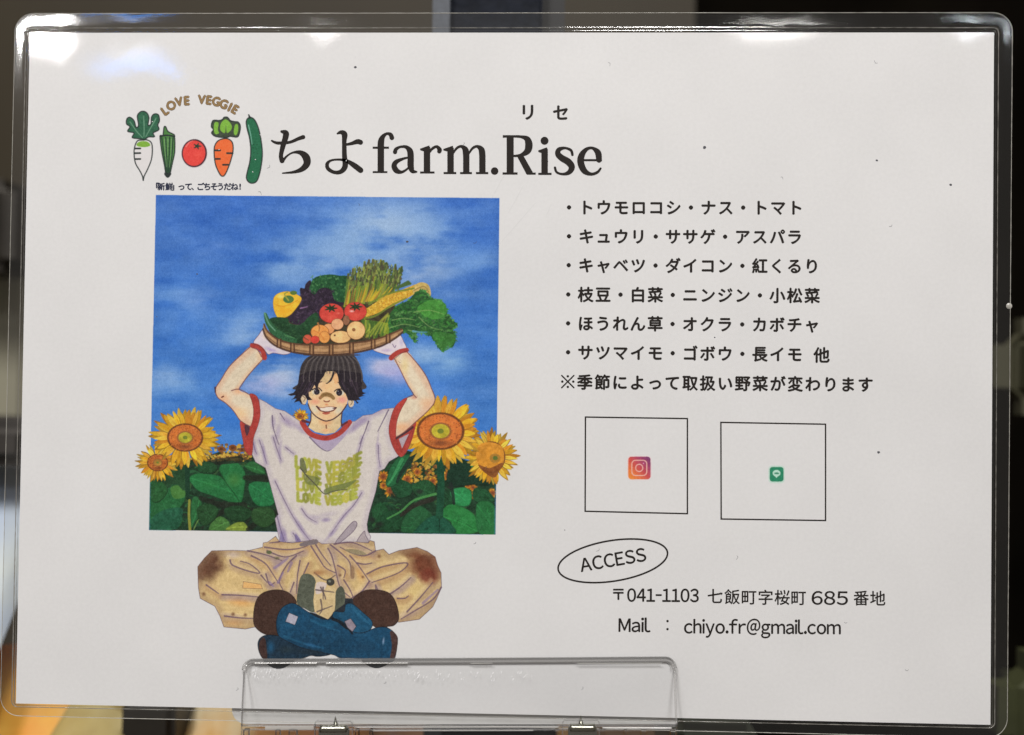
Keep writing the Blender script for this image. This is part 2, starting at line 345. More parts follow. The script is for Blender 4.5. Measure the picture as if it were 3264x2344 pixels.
def art_field():
    F = [(475+(i*0), 0) for i in range(0)]
    pts = [(481, 1476), (560, 1470), (640, 1462), (700, 1440), (780, 1448), (800, 1440), (960, 1450), (1200, 1440), (1290, 1435), (1330, 1445), (1420, 1460), (1500, 1470), (1583, 1500), (1580, 1705), (475, 1690)]
    poly(None, pts, (28, 54, 36), smooth=False, tex=.18)
    for i in range(520):
        x, y = R(480, 1575), R(1480, 1690)
        if 790 < x < 1180 and y < 1690: continue
        l = R(10, 40); t = R(-.9, .9)
        x1_, y1_ = x+l*math.cos(t), min(y+l*math.sin(t), 1690); 
        if x1_ > 1576 or y1_ < 1475: continue
        line('P', [(x, y), ((x+x1_)/2, (y+y1_)/2-4), (x1_, y1_)], random.choice(GR+[(26, 44, 32), (40, 40, 34)]), R(2, 6), 1.5, a=.6)
    # far sunflowers
    for i in range(260):
        x, y = (R(680, 800), R(1418, 1468)) if i < 130 else (R(590, 800), R(1445, 1470))
        dot('P', x, y, R(4, 8), R(3, 6), random.choice([(190, 150, 55), (150, 105, 45), (120, 80, 40), (200, 165, 70), (90, 62, 36)]), a=.85)
    for x, y, r in [(705, 1432, 13), (742, 1428, 14), (772, 1434, 10)]: dot('P', x, y, r, r*.8, (125, 75, 38)); dot('P', x, y, r*.5, r*.4, (90, 52, 32))
    for i in range(120):
        x, y = R(1285, 1390), R(1475, 1545)
        if (y-1475) > 75-(x-1285)*.25: continue
        dot('P', x, y, R(4, 8), R(3, 7), random.choice([(185, 140, 50), (150, 95, 45), (205, 165, 70), (110, 66, 36)]), a=.85)
    for x, y, r in [(1298, 1528, 17), (1330, 1505, 13), (1380, 1534, 13), (1430, 1515, 18), (1222, 1520, 16), (1245, 1562, 20), (1508, 1555, 11), (1570, 1572, 13), (1506, 1580, 9), (1492, 1548, 9), (1222, 1548, 10)]:
        petals('P', x, y, r*.6, r*.6, r*.7, 12, YEL, wd=r*.22); dot('P', x, y, r*.7, r*.7, (150, 84, 42), tex=.1); dot('P', x, y, r*.35, r*.35, (112, 60, 36))
    # leaves, left
    leafpoly('4', [(170, 960), (230, 1100), (330, 1040), (420, 1010), (490, 1060), (490, 1150), (440, 1240), (470, 1330), (400, 1415), (165, 1415)], (40, 100, 56))
    poly('4', [(200, 1300), (330, 1230), (470, 1230), (440, 1390), (380, 1418), (175, 1415)], (32, 82, 62), a=.75, tex=.15)
    poly('4', [(360, 1040), (420, 1010), (490, 1055), (485, 1120), (390, 1130)], (86, 128, 54), a=.6)
    poly('4', [(300, 960), (360, 880), (480, 830), (500, 1000), (480, 1060), (400, 990), (300, 1060)], (34, 66, 40), tex=.15)
    leafpoly('4', [(530, 940), (620, 900), (800, 920), (850, 960), (810, 860), (860, 800), (960, 790), (1040, 870), (1050, 960), (1030, 1120), (1000, 1175), (900, 1160), (760, 1110), (620, 1060), (560, 1000)], (40, 114, 62), [(815, 880), (870, 980), (960, 1100), (1000, 1170)])
    blob('4', 950, 960, 110, 100, (96, 140, 62), a=.4); blob('4', 720, 1000, 150, 60, (52, 128, 66), a=.4)
    leafpoly('4', [(1045, 830), (1120, 790), (1200, 830), (1235, 900), (1130, 890)], (46, 104, 56))
    leafpoly('4', [(1090, 1000), (1270, 980), (1320, 1170), (1200, 1205), (1120, 1150)], (38, 116, 66))
    leafpoly('4', [(560, 1140), (630, 1130), (655, 1230), (640, 1290), (590, 1340), (550, 1400)], (44, 104, 58))
    leafpoly('4', [(720, 1400), (760, 1320), (830, 1300), (900, 1350), (900, 1425), (730, 1428)], (74, 122, 60))
    leafpoly('4', [(880, 1410), (960, 1360), (1030, 1350), (1075, 1400), (1060, 1432), (890, 1430)], (130, 150, 60))
    line('4', [(520, 780), (515, 900), (520, 1100)], (24, 56, 38), 26, 20); line('4', [(535, 1150), (530, 1280), (540, 1420)], (128, 132, 55), 11, 13)
    line('4', [(575, 1420), (620, 1330), (700, 1260)], (110, 138, 70), 5, 4, a=.8)
    for p in ([(620, 850), (760, 800), (1000, 770)], [(640, 1130), (820, 1190), (1040, 1200)], [(700, 1350), (900, 1240), (1330, 1270)], [(1050, 940), (1250, 950)], [(1080, 1420), (1200, 1330), (1340, 1290)], [(250, 960), (270, 1060)]):
        line('4', p, (32, 36, 28), 22, 34, a=.75, tex=.1)
    for pts, c in (([(600, 1240), (700, 1180), (800, 1230), (760, 1330), (660, 1380)], (48, 96, 54)), ([(860, 1230), (1000, 1200), (1120, 1260), (1040, 1340), (900, 1320)], (42, 86, 50)), ([(1130, 1230), (1290, 1220), (1330, 1330), (1230, 1400), (1120, 1340)], (56, 100, 54)), ([(180, 1000), (280, 980), (330, 1060), (250, 1160), (175, 1140)], (50, 112, 60)), ([(600, 830), (700, 790), (790, 830), (760, 890), (640, 890)], (44, 96, 56))): leafpoly('4', pts, shade(c, .8))
    # leaves, right
    for pts, c in (([(250, 1230), (330, 1170), (400, 1240), (380, 1340), (280, 1350)], (40, 96, 56)), ([(420, 1000), (520, 960), (620, 1010), (600, 1100), (480, 1120)], (38, 92, 56)), ([(620, 1020), (740, 960), (830, 1010), (820, 1100), (700, 1130)], (44, 100, 58)), ([(900, 1060), (980, 1080), (1000, 1170), (930, 1200), (880, 1140)], (36, 84, 52)), ([(1200, 1040), (1320, 1060), (1380, 1150), (1280, 1180), (1190, 1140)], (40, 98, 58)), ([(330, 1300), (450, 1240), (540, 1300), (500, 1420), (360, 1440)], (34, 84, 50))): leafpoly('5', pts, shade(c, .82))
    leafpoly('5', [(500, 750), (600, 720), (650, 700), (560, 880), (470, 1000), (380, 1010), (420, 850)], (38, 100, 60), [(540, 760), (450, 900), (400, 1000)])
    line('5', [(530, 770), (440, 940), (400, 1000)], (66, 150, 90), 16, 8, a=.7)
    line('5', [(640, 720), (520, 900), (480, 980)], (28, 44, 36), 26, 10, a=.9)
    leafpoly('5', [(980, 1060), (1100, 1030), (1170, 1080), (1150, 1190), (1040, 1200), (1000, 1150)], (46, 138, 78))
    leafpoly('5', [(520, 1400), (560, 1290), (660, 1210), (740, 1220), (830, 1330), (860, 1440), (560, 1450)], (38, 92, 54))
    leafpoly('5', [(880, 1290), (960, 1190), (1080, 1210), (1200, 1290), (1230, 1440), (1010, 1455), (980, 1350)], (44, 124, 62))
    leafpoly('5', [(640, 1440), (760, 1320), (880, 1290), (990, 1380), (1000, 1455), (660, 1455)], (30, 84, 62), [(875, 1300), (875, 1455)])
    leafpoly('5', [(1220, 1190), (1330, 1160), (1390, 1230), (1390, 1460), (1240, 1450)], (40, 108, 58))
    leafpoly('5', [(1010, 760), (1150, 800), (1200, 900), (1340, 1000), (1180, 1000), (1000, 1020), (940, 940)], (26, 56, 40))
    line('5', [(1190, 830), (1240, 910), (1330, 950)], (44, 120, 66), 24, 6)
    line('5', [(880, 790), (890, 1000), (875, 1290)], (26, 70, 48), 32, 34, tex=.1)
    line('5', [(840, 1090), (640, 1150), (520, 1250), (390, 1320)], (74, 138, 72), 12, 7, a=.85)
    line('5', [(800, 1140), (640, 1200), (520, 1290)], (44, 40, 34), 26, 14, a=.85)
    line('5', [(980, 1000), (1000, 1100), (1010, 1180)], (28, 38, 34), 18, 12, a=.8)
    for x, y in [(320, 1370), (440, 1100), (690, 1070), (250, 1330)]: blob('5', x, y, 60, 40, (34, 38, 34), a=.8)

def art_sunflowers():
    sunflower('4', 240, 800, 92, 75, 120, 26, disc=(180, 100, 45), core=(165, 120, 50), wd=16)
    sunflower('4', 495, 568, 158, 122, 185, 30, wd=26)
    sunflower('5', 1355, 750, 120, 135, 150, 26, disc=(205, 135, 45), core=(150, 140, 50), wd=22)
    poly('5', [(1215, 740), (1240, 640), (1340, 610), (1450, 650), (1475, 760), (1440, 850), (1340, 880), (1250, 840)], (208, 140, 48), tex=.12)
    poly('5', [(1235, 820), (1340, 850), (1460, 800), (1430, 880), (1380, 940), (1290, 890)], (124, 72, 38), a=.9, tex=.1)
    dot('5', 1390, 760, 52, 45, (165, 120, 50)); dot('5', 1392, 758, 26, 22, (95, 110, 50))
    sunflower('5', 885, 508, 205, 160, 210, 34, disc=(200, 110, 52), core=(180, 165, 50), wd=30)
    sunflower('3', 880, 905, 30, 24, 46, 16, disc=(110, 66, 40), core=(95, 60, 40), wd=9)

SKIN = (222, 188, 148); SKL = (214, 198, 170); INK = (72, 48, 52); RED = (164, 62, 54)
SHIRT = (203, 194, 184); LIL = (148, 132, 160)
ARM_L = [(450, 290), (350, 370), (250, 470), (180, 580), (130, 665), (150, 740), (220, 790), (290, 860), (350, 945), (430, 992), (470, 940), (462, 770), (425, 712), (335, 668), (400, 570), (475, 480), (550, 390)]
ARM_R = [(1700, 385), (1760, 500), (1820, 620), (1878, 715), (1800, 755), (1725, 840), (1695, 960), (1718, 1088), (1800, 1040), (1900, 950), (2000, 860), (2065, 765), (2030, 650), (1980, 540), (1900, 430), (1815, 335)]
SHIRT_P = C('3', [(890, 962), (800, 900), (740, 860), (660, 838), (570, 780), (515, 752), (520, 860), (480, 1010), (455, 1100), (450, 1235)])+C('8', [(108, 310), (150, 400), (285, 480), (320, 600), (400, 900), (460, 1120), (415, 1170), (440, 1300), (480, 1500), (700, 1490), (900, 1470), (1090, 1530), (1250, 1510), (1530, 1505), (1690, 1530), (1722, 1420), (1680, 1340), (1670, 1250), (1700, 1100), (1790, 800), (1840, 525), (1910, 490), (1970, 395), (2095, 322)])+C('3', [(1745, 1250), (1690, 1160), (1665, 1040), (1680, 900), (1715, 830), (1600, 845), (1510, 890), (1430, 900), (1360, 950), (1320, 955), (1260, 1040), (1180, 1090), (1100, 1105), (1000, 1070), (940, 1030)])
SH_F = ([(415, 660), (520, 880), (640, 1110), (760, 1300), (890, 1470)], [(560, 200), (670, 290)], [(1600, 820), (1480, 1000), (1350, 1140), (1180, 1380)], [(1610, 60), (1560, 240), (1500, 360), (1350, 430)], [(1825, 170), (1830, 330), (1850, 465)], [(115, 130), (140, 230), (165, 290)], [(200, 100), (260, 280), (300, 420)], [(390, 60), (440, 220), (500, 380)], [(440, 1130), (500, 1350), (560, 1500)], [(660, 1370), (730, 1470)], [(780, 1040), (860, 1150), (980, 1220)])
def art_body():
    # sleeves at the back
    poly('3', [(1850, 1000), (1900, 960), (1860, 1120), (1800, 1240), (1750, 1255), (1700, 1180), (1730, 1080)], RED, tex=.06)
    poly('3', [(1745, 1105), (1835, 1060), (1775, 1190)], (170, 155, 160), smooth=False)
    for pts, e, c in ((ARM_L, [(130, 665), (170, 560), (250, 470), (350, 370), (440, 290)], 'l'), (ARM_R, [(1815, 335), (1900, 430), (1980, 540), (2030, 650), (2065, 765), (1990, 870), (1900, 950), (1800, 1040), (1720, 1090)], 'r')):
        poly('3', pts, SKL, tex=.04)
    clip_to((C('3', ARM_L), True), (C('3', ARM_R), True))
    for p in ([(450, 290), (250, 470), (130, 665), (150, 740), (290, 860), (430, 992)], [(1815, 335), (1900, 430), (2030, 650), (2065, 765), (1900, 950), (1720, 1090)]): soft('3', p, (206, 150, 118), 60, .45)
    for p in ([(550, 400), (400, 570), (335, 668)], [(1710, 400), (1820, 620), (1878, 715)], [(335, 668), (425, 712)]): soft('3', p, (212, 160, 120), 40, .4)
    blob('3', 200, 740, 110, 80, (228, 176, 135), a=.7); blob('3', 340, 880, 130, 90, (232, 190, 140), a=.8); blob('3', 320, 690, 90, 50, (225, 170, 130), a=.6); blob('3', 520, 370, 60, 60, (225, 185, 140), a=.5)
    blob('3', 1990, 790, 110, 90, (232, 178, 135), a=.7); blob('3', 1770, 1000, 110, 70, (228, 170, 125), a=.8); blob('3', 1800, 460, 60, 140, (222, 195, 130), a=.6); blob('3', 1880, 740, 50, 30, (200, 120, 100), a=.5)
    clip_to()
    for p in ([(440, 290), (350, 370), (250, 470), (180, 580), (130, 665), (150, 740), (220, 790), (290, 860), (350, 945), (430, 992)], [(550, 400), (475, 480), (400, 570), (335, 668)], [(270, 680), (335, 668), (425, 712)],
              [(1815, 335), (1900, 430), (1980, 540), (2030, 650), (2065, 765), (2000, 860), (1900, 950), (1800, 1040), (1722, 1090)], [(1710, 400), (1760, 500), (1820, 620), (1878, 715), (1900, 740)], [(1878, 715), (1800, 755), (1725, 840)]):
        line('3', p, (110, 66, 66), 4.5, 4.5, a=.8)
    line('3', [(125, 650), (128, 690)], (60, 40, 60), 6); line('3', [(185, 738), (200, 730)], (110, 60, 50), 6)
    # gloves
    poly('3', [(465, 255), (510, 190), (555, 140), (600, 230), (680, 290), (790, 338), (740, 362), (640, 348), (595, 360), (560, 320), (510, 285)], (208, 196, 200), outline=(100, 80, 100))
    poly('3', [(1520, 318), (1600, 290), (1680, 240), (1750, 185), (1790, 250), (1812, 310), (1740, 335), (1690, 368), (1600, 352)], (210, 198, 200), outline=(100, 80, 100))
    blob('3', 620, 320, 90, 25, (150, 130, 180), a=.6, ang=.35); blob('3', 560, 200, 30, 50, (215, 195, 170), a=.6); blob('3', 1640, 325, 80, 25, (170, 150, 185), a=.6, ang=-.1); blob('3', 1770, 250, 30, 60, (160, 150, 190), a=.4)
    line('3', [(1690, 270), (1710, 300), (1720, 280)], (120, 100, 130), 3)
    line('3', [(452, 280), (500, 290), (545, 330), (562, 390)], RED, 20, 22); line('3', [(440, 262), (505, 280), (560, 325), (585, 375)], INK, 3, a=.6); line('3', [(450, 300), (500, 320), (535, 380)], (120, 40, 40), 5, a=.7)
    line('3', [(1815, 322), (1755, 335), (1705, 365), (1678, 392)], RED, 20, 22); line('3', [(1832, 325), (1770, 350), (1700, 405)], INK, 3, a=.6)
    # shirt
    poly(None, SHIRT_P, SHIRT, smooth=False, tex=.015, outline=(105, 85, 100), ow=1.3)
    clip_to((SHIRT_P, False))
    for p in SH_F: soft('8', p, (150, 134, 162), 46, .42)
    soft(None or 'P', [tuple(q) for q in SHIRT_P], (160, 146, 166), 20, .3)
    blob('8', 900, 600, 700, 500, (210, 200, 184), a=.3); blob('8', 300, 1300, 120, 260, LIL, a=.25)
    for x, y, rx, ry, an, a in [(760, 950, 130, 60, .6, .8), (640, 960, 40, 110, 0, .6), (680, 1050, 40, 160, .15, .55), (700, 1180, 28, 130, .1, .5), (560, 1240, 24, 130, -.15, .5), (470, 1180, 26, 100, -.2, .6), (1420, 950, 130, 55, -.5, .85), (1350, 1010, 110, 45, -.7, .8), (1560, 870, 110, 40, -.3, .45), (1480, 1010, 30, 120, .3, .3), (1560, 1120, 18, 150, .1, .4), (870, 1010, 120, 40, .7, .6)]:
        blob('3', x, y, rx, ry, LIL, a=a, ang=an)
    for x, y, rx, ry, an, a in [(540, 1400, 60, 170, -.15, .85), (470, 1300, 40, 180, -.1, .5), (760, 1290, 50, 230, -.55, .6), (720, 1440, 36, 110, -.3, .7), (1180, 1390, 40, 200, .75, .55), (1350, 1150, 34, 220, .7, .4), (960, 1150, 140, 46, .3, .3), (1110, 1190, 110, 50, -.1, .75), (1120, 1120, 260, 60, -.2, .25), (1640, 1450, 60, 90, .2, .3), (480, 330, 26, 200, -.1, .35), (260, 250, 26, 200, -.15, .4)]:
        blob('8', x, y, rx, ry, (138, 122, 156), a=a, ang=an)
    clip_to()
    poly('8', [(1240, 1500), (1330, 1380), (1480, 1215), (1535, 1245), (1480, 1350), (1300, 1500)], (160, 148, 152), outline=(90, 72, 90)); poly('8', [(1530, 1500), (1630, 1345), (1650, 1400), (1690, 1500)], (168, 155, 155), outline=(95, 78, 95))
    poly('8', [(500, 1330), (540, 1500), (480, 1500)], (105, 92, 140), a=.6); poly('8', [(690, 1380), (770, 1480), (700, 1490)], (105, 92, 140), a=.6)
    for p in SH_F:
        line('8', p, (98, 82, 108), 7, 4, a=.7)
    for p in ([(630, 900), (640, 1010), (690, 1160)], [(700, 880), (740, 940)], [(1655, 850), (1600, 960), (1560, 1040)], [(1480, 950), (1440, 1060), (1400, 1150)], [(960, 1090), (1050, 1180), (1110, 1212), (1150, 1200)]):
        line('3', p, (88, 72, 100), 6, 3, a=.75)
    # sleeve bands
    poly('3', [(430, 712), (470, 712), (508, 755), (525, 880), (505, 985), (465, 1100), (450, 1245), (395, 1215), (368, 1100), (348, 950), (432, 998), (465, 880), (452, 780)], RED, tex=.07, outline=(100, 50, 50), ow=1)
    poly('3', [(385, 985), (432, 1005), (405, 1080)], (80, 50, 60))
    poly('3', [(1790, 752), (1818, 755), (1765, 850), (1728, 960), (1722, 1090), (1745, 1165), (1768, 1200), (1800, 1150), (1870, 1010), (1850, 1130), (1800, 1240), (1750, 1258), (1690, 1165), (1658, 1040), (1675, 920), (1715, 820)], RED, tex=.07, outline=(110, 50, 50), ow=1)
    line('3', [(1725, 1100), (1820, 1040), (1870, 1000)], (70, 45, 50), 8)
    # neck, collar
    poly('3', [(972, 870), (1248, 860), (1238, 950), (1232, 1000), (1180, 1050), (1100, 1065), (1010, 1045), (945, 1000), (968, 950)], (212, 186, 142), smooth=False, tex=.05)
    blob('3', 1100, 950, 90, 60, (226, 160, 110), a=.8); blob('3', 1110, 1030, 80, 30, (228, 170, 120), a=.8)
    line('3', [(972, 880), (968, 950), (940, 1005)], INK, 5); line('3', [(1246, 870), (1238, 950), (1245, 1000)], INK, 5); line('3', [(1105, 985), (1108, 1010)], (130, 80, 60), 6)
    poly('3', [(905, 985), (965, 1085), (1050, 1175), (1110, 1205), (1160, 1195), (1280, 1070), (1310, 975), (1200, 1080), (1100, 1110), (1000, 1080)], (150, 132, 168), a=.6)
    line('3', [(895, 960), (930, 1020), (985, 1070), (1100, 1098), (1200, 1068), (1270, 1010), (1312, 958)], RED, 24, 22, tex=.06)
    line('3', [(900, 945), (960, 960)], (92, 45, 50), 14, 8); line('3', [(1245, 985), (1290, 955)], (92, 45, 50), 10, 8)
    # shirt lettering: four rows, sagging with the cloth
    rows = [(690, 395, 170), (705, 560, 150), (712, 710, 145), (716, 870, 130)]
    for ri, (x0, y0, hh) in enumerate(rows):
        ww = [1, 1, 1, .9, .75, 1, .95, 1, 1, .45, .9]; x = 0
        for ch, w_ in zip('LOVE VEGGIE', ww):
            if ch != ' ':
                c = [shade((168, 162, 60), R(.85, 1.1)), shade((152, 156, 58), R(.85, 1.1))][random.random() < .5]
                for st in GLY[ch]:
                    pp = []
                    for gx, gy in st:
                        X = x0+(x+gx*w_*.82)*(1610-x0-20*ri)/10.0
                        sag = 85*math.sin(math.pi*min(1, max(0, (X-690)/900)))
                        Y = y0-hh*.42+gy*hh*.82+sag*(1-.12*ri)*(.75 if X < 1000 else 1) - (70*max(0, (X-1300)/300) if ri else 60*max(0, (X-1350)/260))
                        pp.append((X, Y))
                    line('8', pp, c, 22, 22, smooth=False, a=.9, soft=.8)
            x += w_
    poly('8', [(755, 360), (800, 350), (835, 440), (850, 540), (800, 540), (760, 480)], (98, 102, 70), a=.85); poly('8', [(800, 570), (880, 580), (1010, 620), (1010, 710), (960, 720), (840, 690)], (104, 112, 66), a=.7)
    poly('8', [(1085, 780), (1200, 730), (1400, 680), (1530, 640), (1420, 740), (1250, 800), (1110, 835)], (106, 116, 66), a=.8)
    line('8', [(760, 480), (850, 590), (960, 700), (1090, 835), (1200, 800), (1400, 770)], (84, 82, 66), 9, 5)

GLY = {'L': [[(.15, 0), (.15, 1), (.95, 1)]], 'O': [[(.15, .15), (.5, 0), (.9, .2), (.9, .8), (.5, 1), (.12, .8), (.15, .15)]], 'V': [[(.05, 0), (.5, 1), (.95, 0)]],
       'E': [[(.95, 0), (.15, 0), (.15, 1), (.95, 1)], [(.15, .5), (.8, .5)]], 'G': [[(.9, .15), (.5, 0), (.1, .25), (.1, .8), (.5, 1), (.9, .85), (.9, .5), (.55, .5)]], 'I': [[(.5, 0), (.5, 1)]]}
HAIR = (38, 32, 38)
def art_head():
    hat = [(735, 25), (640, 95), (585, 200), (560, 330), (545, 460), (520, 560), (1540, 560), (1562, 400), (1550, 280), (1490, 120), (1425, 25), (1300, 10), (900, 10)]
    poly('7', hat, (62, 56, 56), tex=.05)
    dot('7', 630, 705, 55, 95, (206, 184, 150)); dot('7', 1375, 760, 52, 75, (206, 184, 150))
    for cx, cy in ((635, 710), (1375, 765)):
        line('7', [(cx-30, cy-60), (cx+20, cy-20), (cx-5, cy+30)], (96, 70, 60), 6, a=.8); line('7', [(cx-50, cy), (cx-20, cy+70), (cx+30, cy+80)], INK, 5, a=.8)
    poly('7', [(700, 560), (695, 700), (708, 800), (750, 900), (830, 975), (920, 1030), (1000, 1046), (1100, 1010), (1200, 930), (1285, 830), (1325, 720), (1320, 560), (1200, 300), (1000, 250), (850, 380)], (224, 186, 140), tex=.04)
    blob('7', 800, 860, 130, 90, (200, 196, 172), a=.85, ang=.8); blob('7', 1180, 880, 120, 90, (202, 196, 172), a=.85, ang=-.8); blob('7', 770, 620, 70, 80, (205, 190, 140), a=.6)
    blob('7', 810, 745, 120, 75, (222, 150, 122), a=.8); blob('7', 1235, 715, 130, 90, (222, 148, 132), a=.95); blob('7', 1010, 980, 120, 50, (228, 178, 130), a=.8); blob('7', 1030, 520, 140, 130, (230, 180, 125), a=.7)
    line('7', [(700, 780), (745, 890), (830, 980), (930, 1035), (1000, 1047), (1100, 1015), (1200, 940), (1265, 860), (1310, 790)], INK, 9, 10)
    # eyes
    dot('7', 830, 592, 72, 48, (205, 196, 170)); dot('7', 1200, 605, 72, 48, (205, 196, 176))
    dot('7', 838, 588, 50, 54, HAIR); dot('7', 1190, 602, 52, 56, HAIR)
    blob('7', 838, 600, 26, 28, (78, 76, 92), a=.8); blob('7', 1190, 614, 26, 28, (84, 80, 95), a=.8); dot('7', 818, 570, 10, 10, (180, 180, 190)); dot('7', 1172, 580, 10, 10, (180, 180, 190))
    line('7', [(765, 560), (810, 535), (870, 530), (915, 575)], HAIR, 9, 8); line('7', [(1115, 580), (1160, 548), (1230, 548), (1270, 590)], HAIR, 9, 8)
    line('7', [(880, 440), (930, 425), (960, 430)], INK, 8, 5); line('7', [(1115, 435), (1150, 440), (1180, 440)], INK, 6, 8)
    # plaster on the nose
    wline('7', [(890, 690, 22), (940, 640, 32), (1000, 630, 34), (1060, 650, 32), (1100, 690, 26)], (140, 108, 66)); line('7', [(940, 640), (1010, 625), (1070, 650)], (112, 82, 52), 8, a=.7); blob('7', 890, 675, 40, 35, (170, 110, 80), a=.7)
    dot('7', 990, 708, 40, 30, (222, 192, 150)); line('7', [(950, 730), (975, 745), (1020, 742), (1035, 728)], (132, 74, 60), 9); blob('7', 990, 790, 45, 26, (202, 120, 80), a=.8)
    # mouth
    poly('7', [(835, 818), (900, 838), (1000, 822), (1080, 824), (1142, 836), (1095, 882), (1000, 905), (925, 892), (870, 862)], (222, 208, 190))
    line('7', [(835, 818), (880, 875), (940, 898), (1000, 905), (1095, 882), (1142, 838)], (104, 48, 42), 9, 9); line('7', [(835, 818), (920, 840), (1000, 824), (1080, 824), (1142, 836)], (150, 92, 70), 5); line('7', [(838, 820), (890, 862)], INK, 14, 5); line('7', [(1140, 840), (1090, 850)], INK, 12, 5)
    wline('7', [(935, 925, 12), (985, 930, 18), (1035, 920, 12)], (168, 84, 66))
    # hair
    H = HAIR
    poly('7', [(560, 330), (540, 470), (505, 560), (470, 605), (380, 632), (430, 652), (505, 642), (470, 690), (435, 712), (520, 695), (478, 758), (560, 735), (608, 798), (585, 700), (612, 640), (650, 650), (690, 722), (770, 715), (715, 660), (710, 590), (745, 585), (790, 500), (800, 480), (845, 565), (865, 470), (900, 405), (960, 330), (985, 270), (1100, 265), (1078, 350), (1000, 452), (1062, 425), (1110, 350), (1150, 300), (1175, 380), (1185, 470), (1225, 545), (1290, 620), (1330, 722), (1385, 725), (1440, 730), (1470, 775), (1500, 765), (1455, 725), (1530, 712), (1495, 680), (1592, 645), (1545, 640), (1612, 608), (1560, 595), (1540, 520), (1560, 380), (1540, 300), (1300, 260), (1000, 240), (700, 270)], H, smooth=False)
    poly('7', [(1115, 275), (1150, 300), (1175, 380), (1165, 440), (1130, 470), (1095, 400), (1075, 380), (1100, 310)], (224, 172, 120)); line('7', [(1110, 290), (1080, 370), (1040, 430), (980, 455)], H, 12, 4)
    poly('7', [(985, 275), (1098, 275), (1080, 340), (1020, 440), (960, 440), (905, 412), (950, 340)], (205, 176, 130)); blob('7', 1040, 310, 60, 40, (190, 150, 120), a=.7); line('7', [(1095, 290), (1070, 370), (1010, 450), (985, 455)], H, 12, 5)
    for i in range(26):
        x = 600+R(0, 260); y = 330+R(0, 220); line('7', [(x, y), (x-30, y+60), (x-60, y+110)], random.choice([(84, 66, 88), (96, 78, 84), (60, 48, 58)]), 6, 2, a=.5)
    for i in range(18):
        x = 1200+R(0, 280); y = 360+R(0, 180); line('7', [(x, y), (x+20, y+60), (x+40, y+110)], random.choice([(90, 70, 90), (92, 78, 82), (58, 48, 58)]), 6, 2, a=.45)
    for i in range(22):                                # knitted ribs
        f = i/21; xt = 760+f*640; xb = 585+f*960; yb = 300 if .25 < f < .7 else 430
        line('7', [(xt, 40), ((xt*.5+xb*.5)+(f-.5)*40, 130), (xb, yb*.75), (xb, yb)], (98, 90, 86) if i % 2 else (44, 38, 40), 9, 7, a=.75)
    poly('7', [(700, 20), (1440, 20), (1430, 0), (720, 0)], (70, 56, 48))

